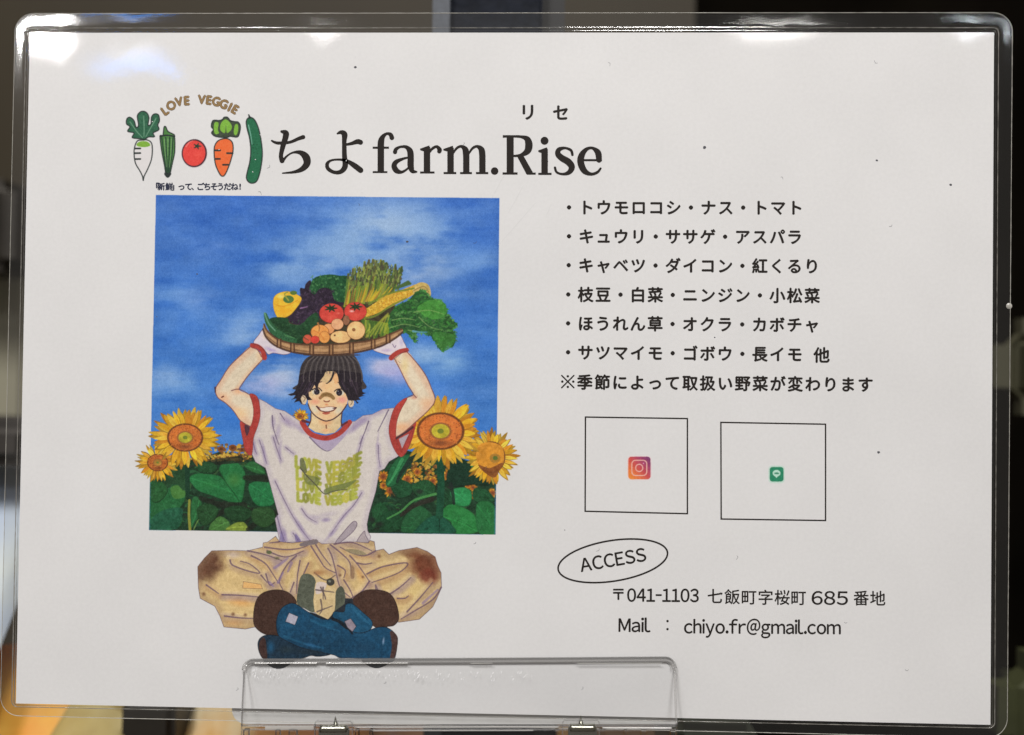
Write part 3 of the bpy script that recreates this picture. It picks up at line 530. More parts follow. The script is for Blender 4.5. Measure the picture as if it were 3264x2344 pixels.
def art_basket():
    K = '2'; DG = (34, 80, 46)
    poly(K, [(230, 760), (500, 700), (700, 560), (1000, 560), (1250, 560), (1500, 600), (1560, 860), (1350, 950), (1000, 1005), (640, 1015), (330, 960)], (62, 56, 40), tex=.2)
    poly(K, [(640, 450), (680, 360), (730, 320), (850, 300), (950, 312), (1040, 330), (1060, 500), (1000, 590), (900, 580), (780, 500), (660, 530)], DG, tex=.12)
    for i in range(130):
        x, y = R(670, 1030), R(315, 560); line(K, [(x, y), (x+R(-20, 20), y+R(-18, 18))], random.choice([(60, 110, 62), (40, 92, 54), (88, 138, 84), (24, 56, 38)]), 9, 4, a=.6)
    pl = [(556, 440), (600, 440), (610, 400), (650, 360), (668, 380), (650, 450), (700, 500), (760, 440), (860, 450), (905, 560), (1010, 590), (900, 640), (800, 680), (730, 760), (600, 800), (500, 800), (440, 760), (450, 690), (540, 600), (560, 540)]
    poly(K, pl, (46, 36, 50), tex=.12)
    for i in range(120):
        x, y = R(520, 900), R(450, 780)
        if y < 900-x*.6-60: continue
        line(K, [(x, y), (x+R(-24, 24), y+R(-20, 20))], random.choice([(70, 54, 74), (36, 28, 40), (60, 50, 56), (88, 70, 92)]), 8, 3, a=.5)
    line(K, [(560, 640), (630, 625)], (150, 110, 150), 8, 4, a=.8)
    # asparagus bundle
    for i in range(120):
        f = R(0, 1); g = R(0, 1); bx = 1000+f*470; by = 620-f*80; tx = 1050+f*520+R(-20, 20); ty = 300-150*math.sin(math.pi*(.1+.75*f))+g*170
        cc = random.choice([(110, 132, 50), (86, 112, 48), (140, 148, 50), (66, 88, 44), (128, 128, 60), (96, 84, 50)])
        line(K, [(bx, by), ((bx+tx)/2+R(-12, 12), (by+ty)/2), (tx, ty)], cc, 10, 12, a=.9)
        line(K, [(tx, ty+34), (tx+R(-5, 5), ty)], random.choice([(70, 72, 50), (84, 82, 58), (60, 78, 48), (98, 108, 60)]), 16, 7, a=.9)
    for i in range(260):
        f = R(0, 1); g = R(0, 1); x = 1045+f*510; y = 300-150*math.sin(math.pi*(.1+.75*f))+g*220
        line(K, [(x, y+R(14, 30)), (x+R(-8, 8), y)], random.choice([(78, 84, 54), (96, 112, 58), (60, 70, 48), (122, 138, 66), (70, 60, 52), (140, 150, 80)]), 8, 4, a=.75)
    for i in range(30):
        f = R(0, 1); x = 1010+f*400; line(K, [(x, 600-f*60), (x+20+60*f, 450+R(-30, 30))], random.choice([(200, 168, 44), (180, 160, 50), (150, 96, 50)]), 9, 4, a=.7)
    for i in range(4): line(K, [(1520+i*14, 440-i*6), (1640+i*8, 372+i*7)], (70, 96, 54), 14, 12, a=.9)
    # corn
    wline(K, [(1160, 720, 26), (1300, 650, 50), (1450, 570, 60), (1600, 500, 52), (1720, 440, 40)], (196, 156, 56))
    for i in range(240):
        f = R(0, 1); w_ = R(-48, 48)*(1-.3*f); x = 1180+f*500; y = 710-f*250
        dot(K, x+w_*.45, y+w_, 10, 8, random.choice([(216, 170, 50), (170, 126, 40), (228, 190, 80), (190, 130, 40)]), a=.85)
    poly(K, [(1690, 430), (1760, 380), (1840, 400), (1868, 470), (1860, 520), (1780, 470), (1700, 500)], (186, 160, 92), tex=.12); line(K, [(1700, 460), (1800, 420), (1850, 480)], (140, 112, 60), 6, 4, a=.8)
    for p in ([(1250, 600), (1420, 500), (1700, 440)], [(1150, 740), (1300, 720), (1460, 620), (1620, 540)]): line(K, p, (110, 124, 48), 12, 8, a=.85)
    # leafy greens
    lf = [(1440, 720), (1520, 620), (1640, 560), (1720, 480), (1800, 460), (1880, 540), (1960, 560), (2020, 610), (2030, 680), (2070, 740), (2140, 810), (2090, 850), (2120, 930), (2090, 1030), (2030, 1020), (1985, 1070), (1930, 1010), (1880, 930), (1800, 890), (1720, 900), (1715, 990), (1670, 930), (1600, 880), (1500, 880), (1380, 900), (1400, 800)]
    poly(K, lf, (42, 84, 42), tex=.14)
    for i in range(620):
        x, y = R(1430, 2110), R(500, 1030)
        q = mask_in(lf, x, y)
        if not q: continue
        l = R(12, 40); t = R(-.7, 1.2); cc = random.choice([(50, 116, 50), (66, 136, 56), (36, 76, 40), (58, 104, 50), (28, 58, 36), (90, 140, 74)])
        line(K, [(x, y), (x+l*.5*math.cos(t), y+l*.5*math.sin(t)-6), (x+l*math.cos(t), y+l*math.sin(t))], cc, R(5, 13), 3, a=.65)
    poly(K, [(1730, 640), (1850, 560), (1960, 565), (2020, 620), (2020, 700), (1940, 750), (1830, 730)], (72, 142, 56), a=.75, tex=.12); poly(K, [(1880, 900), (2000, 880), (2110, 920), (2080, 1020), (1990, 1060)], (62, 122, 52), a=.7, tex=.12); blob(K, 1600, 820, 110, 60, (40, 60, 40), a=.6)
    for i in range(90):
        j = random.randrange(len(lf)); a, b = lf[j], lf[(j+1) % len(lf)]; f = R(0, 1); x, y = a[0]+(b[0]-a[0])*f, a[1]+(b[1]-a[1])*f
        if x < 1500: continue
        t = R(-1.2, 1.5); line(K, [(x, y), (x+R(12, 30)*math.cos(t), y+R(12, 30)*math.sin(t))], random.choice([(50, 110, 50), (64, 130, 58), (40, 84, 44), (90, 144, 76)]), 10, 3, a=.8)
    for p in ([(1480, 760), (1600, 740), (1720, 760)], [(1450, 840), (1600, 800), (1750, 830)], [(1700, 680), (1850, 660), (2000, 700)], [(1640, 860), (1760, 880)], [(1750, 730), (1850, 820), (1980, 860)]): line(K, p, (136, 164, 96), 6, 3, a=.6)
    line(K, [(1690, 870), (1760, 880), (1830, 880)], (90, 150, 190), 10, 5, a=.7)
    for i in range(46):                                 # bean pods
        f = R(0, 1); x = 1180+f*250; y = 760+f*40; line(K, [(x, y), (x+R(-10, 40), y+60), (x+R(-10, 30)-20, y+R(120, 170))], random.choice([(120, 140, 44), (86, 116, 44), (150, 160, 60), (64, 92, 40)]), 13, 5, a=.85)
    for i in range(5): line(K, [(1220+i*45, 930-i*12), (1330+i*30, 800-i*20), (1440, 690+i*10)], (160, 164, 60), 9, 6, a=.6)
    # yellow pepper
    poly(K, [(286, 570), (300, 520), (350, 485), (430, 470), (500, 490), (560, 525), (568, 560), (530, 625), (465, 700), (400, 735), (345, 745), (310, 700), (290, 640)], (226, 176, 52), tex=.07, outline=(140, 110, 40), ow=1)
    blob(K, 400, 670, 100, 70, (236, 162, 40), a=.8); blob(K, 360, 520, 70, 36, (230, 216, 130), a=.7); dot(K, 440, 550, 58, 42, (78, 112, 58)); dot(K, 490, 485, 40, 24, (84, 110, 50)); line(K, [(440, 560), (400, 500), (430, 480)], (150, 150, 60), 7); line(K, [(300, 600), (400, 620), (530, 560)], (200, 130, 30), 6, a=.5)
    # pumpkin with notch, cucumber
    poly(K, [(300, 730), (430, 740), (450, 790), (560, 805), (640, 730), (720, 682), (745, 760), (700, 830), (640, 900), (600, 960), (560, 995), (430, 985), (290, 920), (235, 840), (240, 760)], (32, 66, 40), tex=.12)
    wline(K, [(208, 700, 16), (235, 780, 28), (300, 870, 36), (400, 930, 36), (500, 965, 26)], (46, 92, 58)); line(K, [(200, 690), (240, 790), (310, 870)], (104, 150, 120), 9, 6, a=.85); line(K, [(400, 910), (500, 940)], (80, 130, 80), 8, 5, a=.7)
    for i in range(60):
        x, y = R(300, 640), R(760, 970); line(K, [(x, y), (x+R(-14, 14), y+R(-12, 12))], random.choice([(46, 88, 52), (22, 50, 32), (60, 100, 60)]), 8, 4, a=.5)
    # tomatoes
    for cx, cy, rx, ry in ((872, 690, 125, 100), (1112, 672, 115, 96)):
        dot(K, cx, cy, rx*1.03, ry*1.03, (120, 44, 40)); dot(K, cx, cy, rx, ry, (196, 66, 56), tex=.05); blob(K, cx, cy+40, rx*.8, ry*.5, (212, 84, 68), a=.8)
    for cx, cy in ((865, 640), (1115, 625)):
        for i in range(7):
            t = i*.9; line(K, [(cx, cy), (cx+62*math.cos(t), cy+38*math.sin(t))], (34, 54, 34), 14, 5)
    blob(K, 1075, 670, 40, 18, (232, 190, 180), a=.9); blob(K, 940, 690, 30, 20, (226, 120, 100), a=.7)
    # onions, potatoes, small tomatoes
    for cx, cy, rx, ry, c in ((845, 845, 58, 52, (214, 148, 96)), (930, 800, 62, 56, (218, 162, 118)), (1020, 760, 34, 50, (140, 96, 70)), (755, 880, 92, 74, (222, 146, 74)), (800, 930, 56, 60, (218, 148, 76)), (962, 928, 106, 62, (222, 178, 118)), (1118, 862, 92, 92, (224, 180, 122)), (630, 950, 46, 46, (196, 84, 62)), (706, 955, 46, 40, (204, 66, 54))):
        dot(K, cx, cy, rx*1.06, ry*1.06, (130, 76, 46)); dot(K, cx, cy, rx, ry, c, tex=.05); blob(K, cx-rx*.2, cy-ry*.3, rx*.6, ry*.5, shade(c, 1.12), a=.7)
    dot(K, 905, 912, 12, 12, (90, 60, 40)); dot(K, 1095, 855, 20, 20, (140, 92, 56)); line(K, [(735, 790), (750, 830), (745, 870)], (160, 110, 60), 9, 5); line(K, [(690, 860), (760, 900), (800, 960)], (190, 110, 50), 5, a=.6); line(K, [(580, 920), (640, 960)], (70, 60, 40), 8, 4, a=.6)
    # woven tray rim
    rim_t = [(195, 800), (230, 870), (330, 950), (480, 995), (640, 1008), (800, 1010), (1000, 995), (1200, 975), (1350, 942), (1480, 892), (1575, 850)]
    rim_b = [(1585, 880), (1520, 935), (1400, 1005), (1250, 1055), (1050, 1095), (850, 1108), (640, 1102), (450, 1072), (300, 1010), (215, 930), (185, 850)]
    poly(K, rim_t+rim_b, (160, 122, 84), tex=.1); line(K, rim_t, (92, 62, 44), 9, 9, a=.9); line(K, rim_b, (74, 52, 42), 10, 10, a=.9)
    line(K, [(225, 900), (320, 975), (480, 1030), (660, 1055), (860, 1062), (1050, 1048), (1250, 1012), (1400, 965), (1530, 905)], (190, 150, 106), 12, 8, a=.7)
    line(K, [(230, 925), (330, 1000), (480, 1052), (660, 1078), (860, 1085), (1060, 1072), (1250, 1034), (1400, 985)], (104, 74, 54), 5, 4, a=.7)
    for x, yt, yb in ((345, 950, 1030), (480, 992, 1075), (672, 1005, 1100), (868, 1005, 1108), (1072, 990, 1095), (1290, 955, 1045), (1440, 905, 985)):
        line(K, [(x-16, yt), (x-18, yb)], (84, 56, 40), 8, 8); line(K, [(x+16, yt), (x+18, yb)], (84, 56, 40), 8, 8); line(K, [(x, yt+8), (x, yb-6)], (150, 112, 76), 8, 8, a=.8)
def mask_in(pts, x, y):
    c = False; n = len(pts); j = n-1
    for i in range(n):
        (xi, yi), (xj, yj) = pts[i], pts[j]
        if (yi > y) != (yj > y) and x < (xj-xi)*(y-yi)/(yj-yi)+xi: c = not c
        j = i
    return c

PANTS = [(665, 270), (668, 235), (705, 228), (770, 180), (800, 225), (900, 235), (1050, 220), (1080, 205), (1150, 243), (1250, 240), (1380, 225), (1530, 235), (1545, 215), (1580, 225), (1590, 300), (1655, 285), (1700, 330), (1780, 298), (1860, 285), (1930, 272), (2015, 305), (2080, 350), (2100, 420), (2128, 480), (2132, 600), (2090, 700), (2060, 760), (1950, 862), (1780, 887), (1700, 800), (1600, 750), (1380, 700), (1200, 862), (1100, 810), (940, 740), (700, 800), (600, 925), (520, 942), (345, 925), (310, 830), (270, 755), (150, 690), (135, 600), (130, 430), (185, 360), (245, 300), (400, 296), (540, 300)]
BOOTB_L = [(760, 620), (870, 640), (940, 720), (900, 820), (850, 1000), (700, 990), (620, 945), (588, 880), (600, 740), (650, 655)]
BOOTB_R = [(1560, 618), (1690, 640), (1755, 720), (1782, 850), (1745, 910), (1690, 922), (1600, 935), (1450, 800), (1400, 710), (1470, 640)]
BLUE_BACK = [(680, 995), (800, 1000), (1000, 1060), (1200, 1110), (1220, 1150), (1120, 1168), (1060, 1160), (1000, 1180), (900, 1200), (700, 1195), (642, 1150), (625, 1050)]
BLUE_FRONT = [(860, 742), (930, 735), (1050, 810), (1160, 862), (1250, 862), (1350, 940), (1470, 975), (1600, 930), (1690, 932), (1765, 1000), (1768, 1080), (1745, 1190), (1700, 1210), (1500, 1190), (1380, 1180), (1300, 1180), (1260, 1160), (1215, 1148), (1000, 1100), (860, 1040), (790, 990), (775, 880), (805, 790)]
BLUE_R = [(1345, 742), (1400, 735), (1480, 800), (1562, 880), (1545, 950), (1470, 975), (1380, 960), (1300, 880), (1240, 850), (1250, 800), (1330, 800)]
PT_F = ([(395, 375), (420, 420), (560, 470), (640, 480), (560, 410), (480, 385)], [(570, 340), (680, 400), (740, 480), (790, 560)], [(330, 660), (480, 665), (640, 680)], [(350, 835), (470, 850), (580, 855)], [(200, 580), (300, 650)], [(690, 490), (720, 580), (760, 560)], [(650, 500), (700, 560)],
              [(1520, 490), (1650, 430), (1850, 400), (1780, 480), (1560, 560)], [(1700, 660), (1790, 600), (1880, 520)], [(1850, 800), (1960, 680), (2060, 560)], [(1770, 690), (1830, 690), (1860, 670)], [(1600, 640), (1590, 580), (1610, 620)], [(2130, 600), (2060, 700), (1900, 800), (1800, 860)], [(1380, 340), (1450, 420), (1540, 550)], [(1540, 550), (1480, 630), (1390, 690)],
              [(940, 340), (860, 420), (800, 540), (830, 620)], [(1060, 260), (1130, 370), (1180, 440), (1260, 480)], [(1200, 280), (1230, 340), (1260, 450), (1300, 600), (1380, 680)], [(1220, 250), (1320, 330), (1380, 400), (1390, 500)], [(680, 270), (860, 290), (1000, 270), (1090, 215)], [(700, 300), (850, 350), (1000, 300)], [(970, 380), (950, 500), (940, 650)], [(1040, 400), (1000, 490), (960, 580)], [(920, 560), (890, 640)], [(1100, 250), (1150, 330), (1220, 420)], [(1590, 300), (1500, 340), (1400, 320), (1300, 270)], [(540, 300), (680, 330), (820, 380)], [(1330, 540), (1380, 620), (1410, 690)], [(800, 225), (720, 235)], [(1250, 245), (1400, 232), (1560, 300)], [(1440, 400), (1500, 410), (1560, 400)], [(1280, 420), (1340, 460), (1330, 520)])
def art_legs():
    K = '6'; P = (204, 176, 122)
    poly(K, PANTS, P, smooth=False, tex=.05, outline=(88, 66, 80), ow=1.7)
    for x, y, rx, ry, c, a, an in [(420, 330, 120, 50, (205, 190, 180), .8, 0), (480, 720, 170, 60, (214, 158, 92), .8, .1), (430, 890, 120, 50, (214, 165, 105), .9, 0), (1460, 470, 60, 140, (216, 164, 96), .7, -.3), (1860, 820, 160, 50, (190, 168, 160), .7, -.3), (400, 830, 150, 26, (172, 150, 140), .8, .1), (770, 430, 80, 120, (160, 140, 150), .6, .4), (1250, 300, 60, 140, (170, 150, 130), .6, -.3), (900, 330, 200, 30, (168, 148, 120), .6, .1), (1440, 310, 120, 26, (150, 134, 100), .8, 0), (1640, 440, 120, 60, (214, 186, 120), .6, -.4), (1900, 650, 160, 90, (216, 190, 124), .6, -.5), (1580, 360, 90, 30, (186, 150, 120), .7, .3), (1100, 600, 60, 200, (190, 172, 140), .5, 0)]:
        blob(K, x, y, rx, ry, c, a=a, ang=an)
    def inside(kx, ky, rx, ry, col, a):
        q = ap(C(K, PANTS)); x0, x1, y0, y1, mk = mask_poly(q); s = CR[K][2]*.0963*AP; c = ap(C(K, [(kx, ky)]))[0]
        X, Y = np.meshgrid(np.arange(x0, x1)-c[0], np.arange(y0, y1)-c[1]); d = np.hypot(X/(rx*s), Y/(ry*s))+.06*F_MID[y0:y1, x0:x1]
        t = np.clip((1-d)/.55, 0, 1); blend(y0, y1, x0, x1, mk*t*a, col, .08)
    inside(195, 390, 190, 200, (92, 60, 44), .95); inside(2010, 400, 210, 160, (104, 56, 38), .95); inside(2020, 510, 105, 85, (116, 54, 40), .8); inside(1880, 310, 120, 50, (110, 66, 44), .6)
    clip_to((C('6', PANTS), False))
    for n_, p in enumerate(PT_F): soft(K, [(x+8, y+14) for x, y in p], ((160, 132, 110), (168, 128, 92), (146, 124, 134))[n_ % 3], 42, .5)
    soft(K, PANTS, (150, 122, 96), 60, .4)
    for n_, p in enumerate(PT_F): soft(K, [(x-14, y-20) for x, y in p], (226, 202, 152), 26, .35)
    clip_to()
    for p in PT_F:
        line(K, p, (96, 74, 92), 7, 4, a=.75)
    for p in ([(760, 440), (820, 400), (870, 360)], [(790, 560), (830, 480)], [(900, 400), (870, 470)], [(720, 560), (750, 590)], [(1980, 730), (2100, 620)]): line(K, p, (120, 100, 150), 12, 8, a=.5)
    wline(K, [(980, 250, 14), (1040, 235, 20), (1100, 225, 20)], (120, 108, 108)); poly(K, [(1390, 420), (1415, 440), (1415, 520), (1385, 520)], (140, 110, 84), a=.8); poly(K, [(1335, 290), (1440, 290), (1520, 330), (1420, 330)], (140, 128, 100), a=.85)
    poly(K, [(985, 500), (1060, 495), (1100, 560), (1080, 700), (1085, 805), (1000, 770), (945, 730), (955, 600)], (84, 88, 74), tex=.12); poly(K, [(1270, 620), (1310, 590), (1338, 640), (1335, 740), (1250, 800), (1250, 690)], (84, 88, 74), tex=.12)
    poly(K, [(1100, 560), (1140, 600), (1250, 600), (1260, 690), (1250, 800), (1200, 860), (1100, 810), (1085, 700)], (206, 182, 134)); poly(K, [(1110, 560), (1190, 570), (1150, 640), (1100, 650)], (206, 192, 190), a=.8)
    for p in ([(1140, 600), (1180, 700), (1140, 800)], [(1100, 620), (1250, 640)], [(1090, 480), (1180, 540), (1260, 500)], [(1120, 790), (1230, 750)], [(1160, 600), (1160, 700)]): line(K, p, (92, 78, 78), 7, 4, a=.8)
    blob(K, 1120, 480, 90, 40, (160, 110, 70), a=.8); dot(K, 1220, 556, 36, 33, (64, 62, 56)); dot(K, 1213, 550, 14, 12, (120, 122, 106)); dot(K, 716, 312, 26, 17, (92, 96, 66)); blob(K, 780, 360, 40, 20, (92, 88, 60), a=.8)
    poly(K, [(505, 552), (648, 575), (662, 612), (498, 606)], (220, 172, 108), smooth=False, outline=(96, 74, 70), ow=1)
    for x, y, r in ((180, 655, 22), (420, 820, 20), (520, 825, 18), (1620, 345, 20), (1300, 500, 16), (1485, 515, 14)): blob(K, x, y, r*1.3, r*1.3, (118, 84, 60), a=.9)
    # boots
    BR = (66, 46, 38)
    poly(K, BOOTB_L, BR, tex=.1, outline=(38, 28, 28)); poly(K, BOOTB_R, BR, tex=.1, outline=(38, 28, 28))
    poly(K, [(680, 1195), (912, 1200), (880, 1235), (830, 1262), (770, 1265), (715, 1240)], (44, 46, 48), outline=(24, 22, 26)); poly(K, [(1488, 1195), (1712, 1195), (1680, 1235), (1620, 1260), (1570, 1258), (1520, 1235)], (46, 50, 54), outline=(24, 22, 26))
    poly(K, [(1340, 690), (1400, 690), (1420, 780), (1330, 790)], (40, 44, 50), smooth=False)
    poly(K, [(985, 790), (1090, 812), (1200, 862), (1255, 795), (1330, 740), (1400, 700), (1480, 980), (1300, 985), (1100, 900)], (36, 40, 46), smooth=False)
    poly(K, [(1100, 700), (1240, 700), (1255, 780), (1200, 862), (1110, 815)], (196, 172, 126), smooth=False)
    for p in ([(1140, 700), (1150, 780), (1130, 820)], [(1110, 800), (1235, 752)]): line(K, p, (92, 78, 78), 7, 4, a=.8)
    poly(K, BLUE_R, (26, 72, 98), tex=.12, outline=(24, 28, 34)); poly(K, BLUE_BACK, (26, 48, 64), tex=.14, outline=(22, 24, 28))
    poly(K, [(640, 1040), (670, 1010), (690, 1050), (700, 1190), (655, 1170), (632, 1100)], (62, 44, 40), tex=.08); blob(K, 730, 1090, 50, 80, (34, 88, 122), a=.8); blob(K, 860, 1110, 110, 50, (36, 50, 56), a=.7)
    poly(K, BLUE_FRONT, (22, 64, 90), tex=.14, outline=(22, 24, 30))
    poly(K, [(1710, 960), (1768, 1000), (1768, 1090), (1740, 1190), (1708, 1190), (1725, 1080)], (70, 50, 46), tex=.08)
    blob(K, 1050, 1130, 180, 40, (30, 42, 50), a=.7); blob(K, 880, 900, 110, 120, (30, 96, 130), a=.35); blob(K, 1200, 900, 130, 40, (30, 98, 130), a=.5); blob(K, 1060, 1075, 90, 22, (50, 104, 150), a=.6, ang=.2); blob(K, 1500, 1100, 150, 80, (26, 60, 84), a=.6); blob(K, 1655, 1040, 14, 50, (160, 175, 200), a=.75, ang=.1)
    for p in ([(1060, 870), (1200, 930), (1300, 960)], [(840, 1000), (1000, 1060), (1160, 1100)]): line(K, p, (40, 100, 130), 10, 5, a=.4)
    line(K, [(1400, 760), (1480, 850), (1540, 900)], (44, 104, 134), 14, 8, a=.5); line(K, [(1240, 860), (1330, 900), (1400, 980)], (22, 26, 32), 14, 8, a=.8)
    poly(K, [(880, 808), (955, 840), (928, 910), (850, 880)], (166, 162, 172), smooth=False, outline=(30, 36, 44), ow=1.2); poly(K, [(1335, 880), (1385, 855), (1432, 920), (1400, 965), (1360, 930)], (140, 128, 136), smooth=False, outline=(34, 34, 40), ow=1.2)

def art_logo():
    K = 'L'; OL = (38, 46, 44)
    def P_(pts, c, **kw): poly(K, pts, c, outline=OL, ow=3.6, **kw)
    # white radish
    P_([(210, 462), (160, 470), (135, 530), (132, 600), (145, 670), (180, 730), (205, 780), (212, 818), (220, 780), (250, 720), (282, 640), (292, 560), (285, 490), (250, 462)], (212, 208, 204), tex=0)
    poly(K, [(160, 515), (155, 495), (185, 474), (240, 474), (270, 495), (268, 515), (215, 525)], (122, 166, 60), tex=0)
    for y in (537, 578, 630): line(K, [(140, y), (186, y-1)], OL, 8, 8)
    P_([(115, 440), (130, 400), (75, 385), (95, 345), (65, 320), (68, 275), (95, 262), (130, 290), (150, 350), (170, 330), (160, 250), (185, 215), (215, 208), (245, 225), (262, 265), (255, 330), (280, 320), (285, 260), (310, 232), (345, 240), (355, 290), (340, 330), (350, 370), (300, 400), (310, 432), (260, 435), (225, 455), (180, 450)], (44, 92, 66), tex=.05)
    for p in ([(215, 250), (220, 350), (218, 430)], [(95, 300), (150, 380), (205, 440)], [(325, 270), (280, 350), (235, 430)]): line(K, p, (120, 160, 130), 5, 4, a=.7)
    # okra
    P_([(360, 430), (385, 420), (395, 350), (410, 345), (430, 385), (475, 410), (488, 430), (490, 560), (470, 660), (445, 770), (428, 782), (412, 770), (400, 690), (375, 560)], (74, 122, 62), tex=0)
    for p in ([(375, 440), (390, 560), (418, 760)], [(410, 440), (415, 560), (425, 770)], [(445, 440), (440, 600), (432, 770)], [(475, 440), (465, 600), (440, 760)]): line(K, p, (36, 64, 44), 6, 6, smooth=False)
    for p in ([(400, 450), (405, 560), (420, 700)], [(430, 450), (428, 600)], [(460, 450), (455, 600), (442, 700)]): line(K, p, (150, 180, 130), 3, 2, a=.6)
    line(K, [(360, 430), (420, 420), (488, 430)], OL, 7); line(K, [(412, 760), (428, 780), (445, 760)], OL, 16, 14)
    # tomato
    dot(K, 662, 578, 118, 130, (66, 34, 44)); dot(K, 660, 578, 105, 117, (214, 68, 60)); blob(K, 690, 600, 60, 60, (224, 80, 66), a=.5)
    for t in range(5): line(K, [(688, 516), (688+34*math.cos(t*1.256), 516+26*math.sin(t*1.256))], (44, 60, 46), 11, 4)
    line(K, [(590, 520), (620, 480), (650, 468)], (236, 150, 140), 5, 3, a=.6)
    # carrot
    P_([(920, 450), (870, 470), (840, 520), (838, 600), (850, 680), (880, 750), (905, 780), (930, 770), (960, 710), (990, 620), (1005, 540), (995, 480), (960, 452)], (226, 104, 54), tex=0)
    for a, b, y in ((845, 890, 553), (950, 1000, 578), (852, 888, 628), (915, 962, 680)): line(K, [(a, y), (b, y)], OL, 8, 8)
    P_([(850, 430), (815, 400), (830, 370), (812, 340), (828, 290), (880, 290), (910, 280), (925, 262), (955, 262), (980, 290), (1020, 300), (1050, 305), (1068, 340), (1060, 400), (1040, 435), (980, 430), (940, 440)], (60, 70, 54), tex=0)
    for pts in ([(890, 370), (900, 310), (940, 280), (985, 320), (990, 365), (950, 400), (940, 330), (932, 400)], [(835, 380), (840, 310), (875, 310), (870, 370), (880, 400), (850, 410)], [(1010, 400), (1020, 330), (1045, 325), (1048, 380), (1030, 420)]): poly(K, pts, (118, 168, 60), tex=0)
    # cucumber
    P_([(1150, 262), (1190, 280), (1225, 350), (1250, 460), (1262, 580), (1250, 700), (1225, 800), (1195, 838), (1150, 838), (1122, 800), (1130, 740), (1150, 660), (1160, 560), (1150, 450), (1125, 350), (1122, 290)], (36, 100, 68), tex=0)
    line(K, [(1152, 265), (1142, 240)], OL, 10, 6); line(K, [(1140, 330), (1160, 420), (1172, 500)], (130, 180, 160), 5, 3, a=.8)
    for x, y in ((1185, 500), (1210, 540), (1190, 575), (1215, 500), (1180, 530), (1220, 580), (1185, 610)): dot(K, x, y, 8, 6, (26, 70, 48))

def art_icons():
    def rrect(k, q, rad, colf=None, col=None):
        x0, y0, x1, y1 = q; pts = []
        for cx, cy, a0 in ((x1-rad, y1-rad, 0), (x0+rad, y1-rad, 90), (x0+rad, y0+rad, 180), (x1-rad, y0+rad, 270)):
            for i in range(6): t = math.radians(a0+i*18); pts.append((cx+rad*math.cos(t), cy+rad*math.sin(t)))
        m_ = mask_poly(ap(C(k, pts))); ax0, ax1, ay0, ay1, mk = m_
        if colf is None: blend(ay0, ay1, ax0, ax1, mk, col)
        else:
            X, Y = np.meshgrid(np.linspace(0, 1, ax1-ax0), np.linspace(0, 1, ay1-ay0)); c = colf(X, Y)
            r = ART[ay0:ay1, ax0:ax1]; r += (c-r)*mk[..., None]
        return pts
    def grad(X, Y):
        t = (X+(1-Y))/2; t = np.clip(t*.95+.1*(1-Y)*X, 0, 1)[..., None]
        st = [(0, (226, 140, 52)), (.25, (222, 118, 66)), (.5, (194, 78, 78)), (.72, (160, 68, 100)), (1, (112, 60, 106))]
        out = np.zeros(X.shape+(3,)); 
        for (a, c0), (b, c1) in zip(st, st[1:]):
            w = (t >= a)*(t <= b); f = (t-a)/(b-a); out = np.where(w, np.array(c0)*(1-f)+np.array(c1)*f, out)
        return out
    rrect('Q', (535, 358, 693, 517), 26, col=(222, 200, 196)); rrect('Q', (541, 363, 688, 512), 22, colf=grad)
    def ring(q, rad, w, c):
        x0, y0, x1, y1 = q; pts = []
        for cx, cy, a0 in ((x1-rad, y1-rad, 0), (x0+rad, y1-rad, 90), (x0+rad, y0+rad, 180), (x1-rad, y0+rad, 270)):
            for i in range(6): t = math.radians(a0+i*18); pts.append((cx+rad*math.cos(t), cy+rad*math.sin(t)))
        line('Q', pts+[pts[0]], c, w, w, smooth=False)
    ring((565, 387, 663, 487), 24, 3.2, (234, 176, 160)); ring((590, 413, 637, 461), 23.5, 3.2, (234, 172, 160)); dot('Q', 641, 408, 4.5, 4.5, (236, 170, 200))
    rrect('Q', (1462, 422, 1570, 537), 24, col=(190, 210, 196)); rrect('Q', (1471, 431, 1562, 527), 18, col=(44, 128, 94))
    dot('Q', 1516, 472, 27, 23, (178, 212, 192)); poly('Q', [(1498, 486), (1530, 486), (1516, 503)], (178, 212, 192), smooth=False, tex=0); dot('Q', 1517, 473, 20, 8, (78, 140, 112))

SKYQ = art_sky(); _r = mask_poly(SKYQ); _o = ART.copy(); art_field(); _m = np.zeros((AH, AW, 1), np.float32); _m[_r[2]:_r[3], _r[0]:_r[1], 0] = _r[4]
_c = np.cumsum(_m[..., 0], 1); _b = np.zeros_like(_m[..., 0]); _b[:, 4:-4] = (_c[:, 8:]-_c[:, :-8])/8; _m[..., 0] = np.minimum(_m[..., 0], np.clip(_b*1.15-.1+.12*rng.normal(0, 1, (AH, AW))*(_b < .98)*(_b > .05), 0, 1))
ART[:] = ART*_m+_o*(1-_m); art_sunflowers(); art_body(); art_head(); art_basket(); art_legs(); art_logo(); art_icons()
for k_, pp in (('6', BLUE_FRONT), ('6', BOOTB_L), ('6', BOOTB_R), ('6', BLUE_R)):
    pass
# inkjet grain and faint banding on the inked areas only
inked = np.clip(np.abs(ART-PAPER.astype(np.float32)).sum(-1)/60, 0, 1)[..., None]
gr = rng.normal(0, 1, (AH, AW, 1)).astype(np.float32); gr = (gr+np.roll(gr, 1, 0)*.3)/1.04
ART += inked*gr*5.5; ART += inked*(rng.normal(0, 1, (AH, 1, 1))*1.2).astype(np.float32)
ART += inked*(F_FINE[..., None]*1.5)
ART = np.clip(ART, 6, 235)
def make_image():
    im = bpy.data.images.new('printed_sheet', AW, AH, float_buffer=True, is_data=True)
    a = np.ones((AH, AW, 4), np.float32); a[..., :3] = alb(ART); im.pixels.foreach_set(a[::-1].ravel()); im.update(); return im
IMG = make_image()

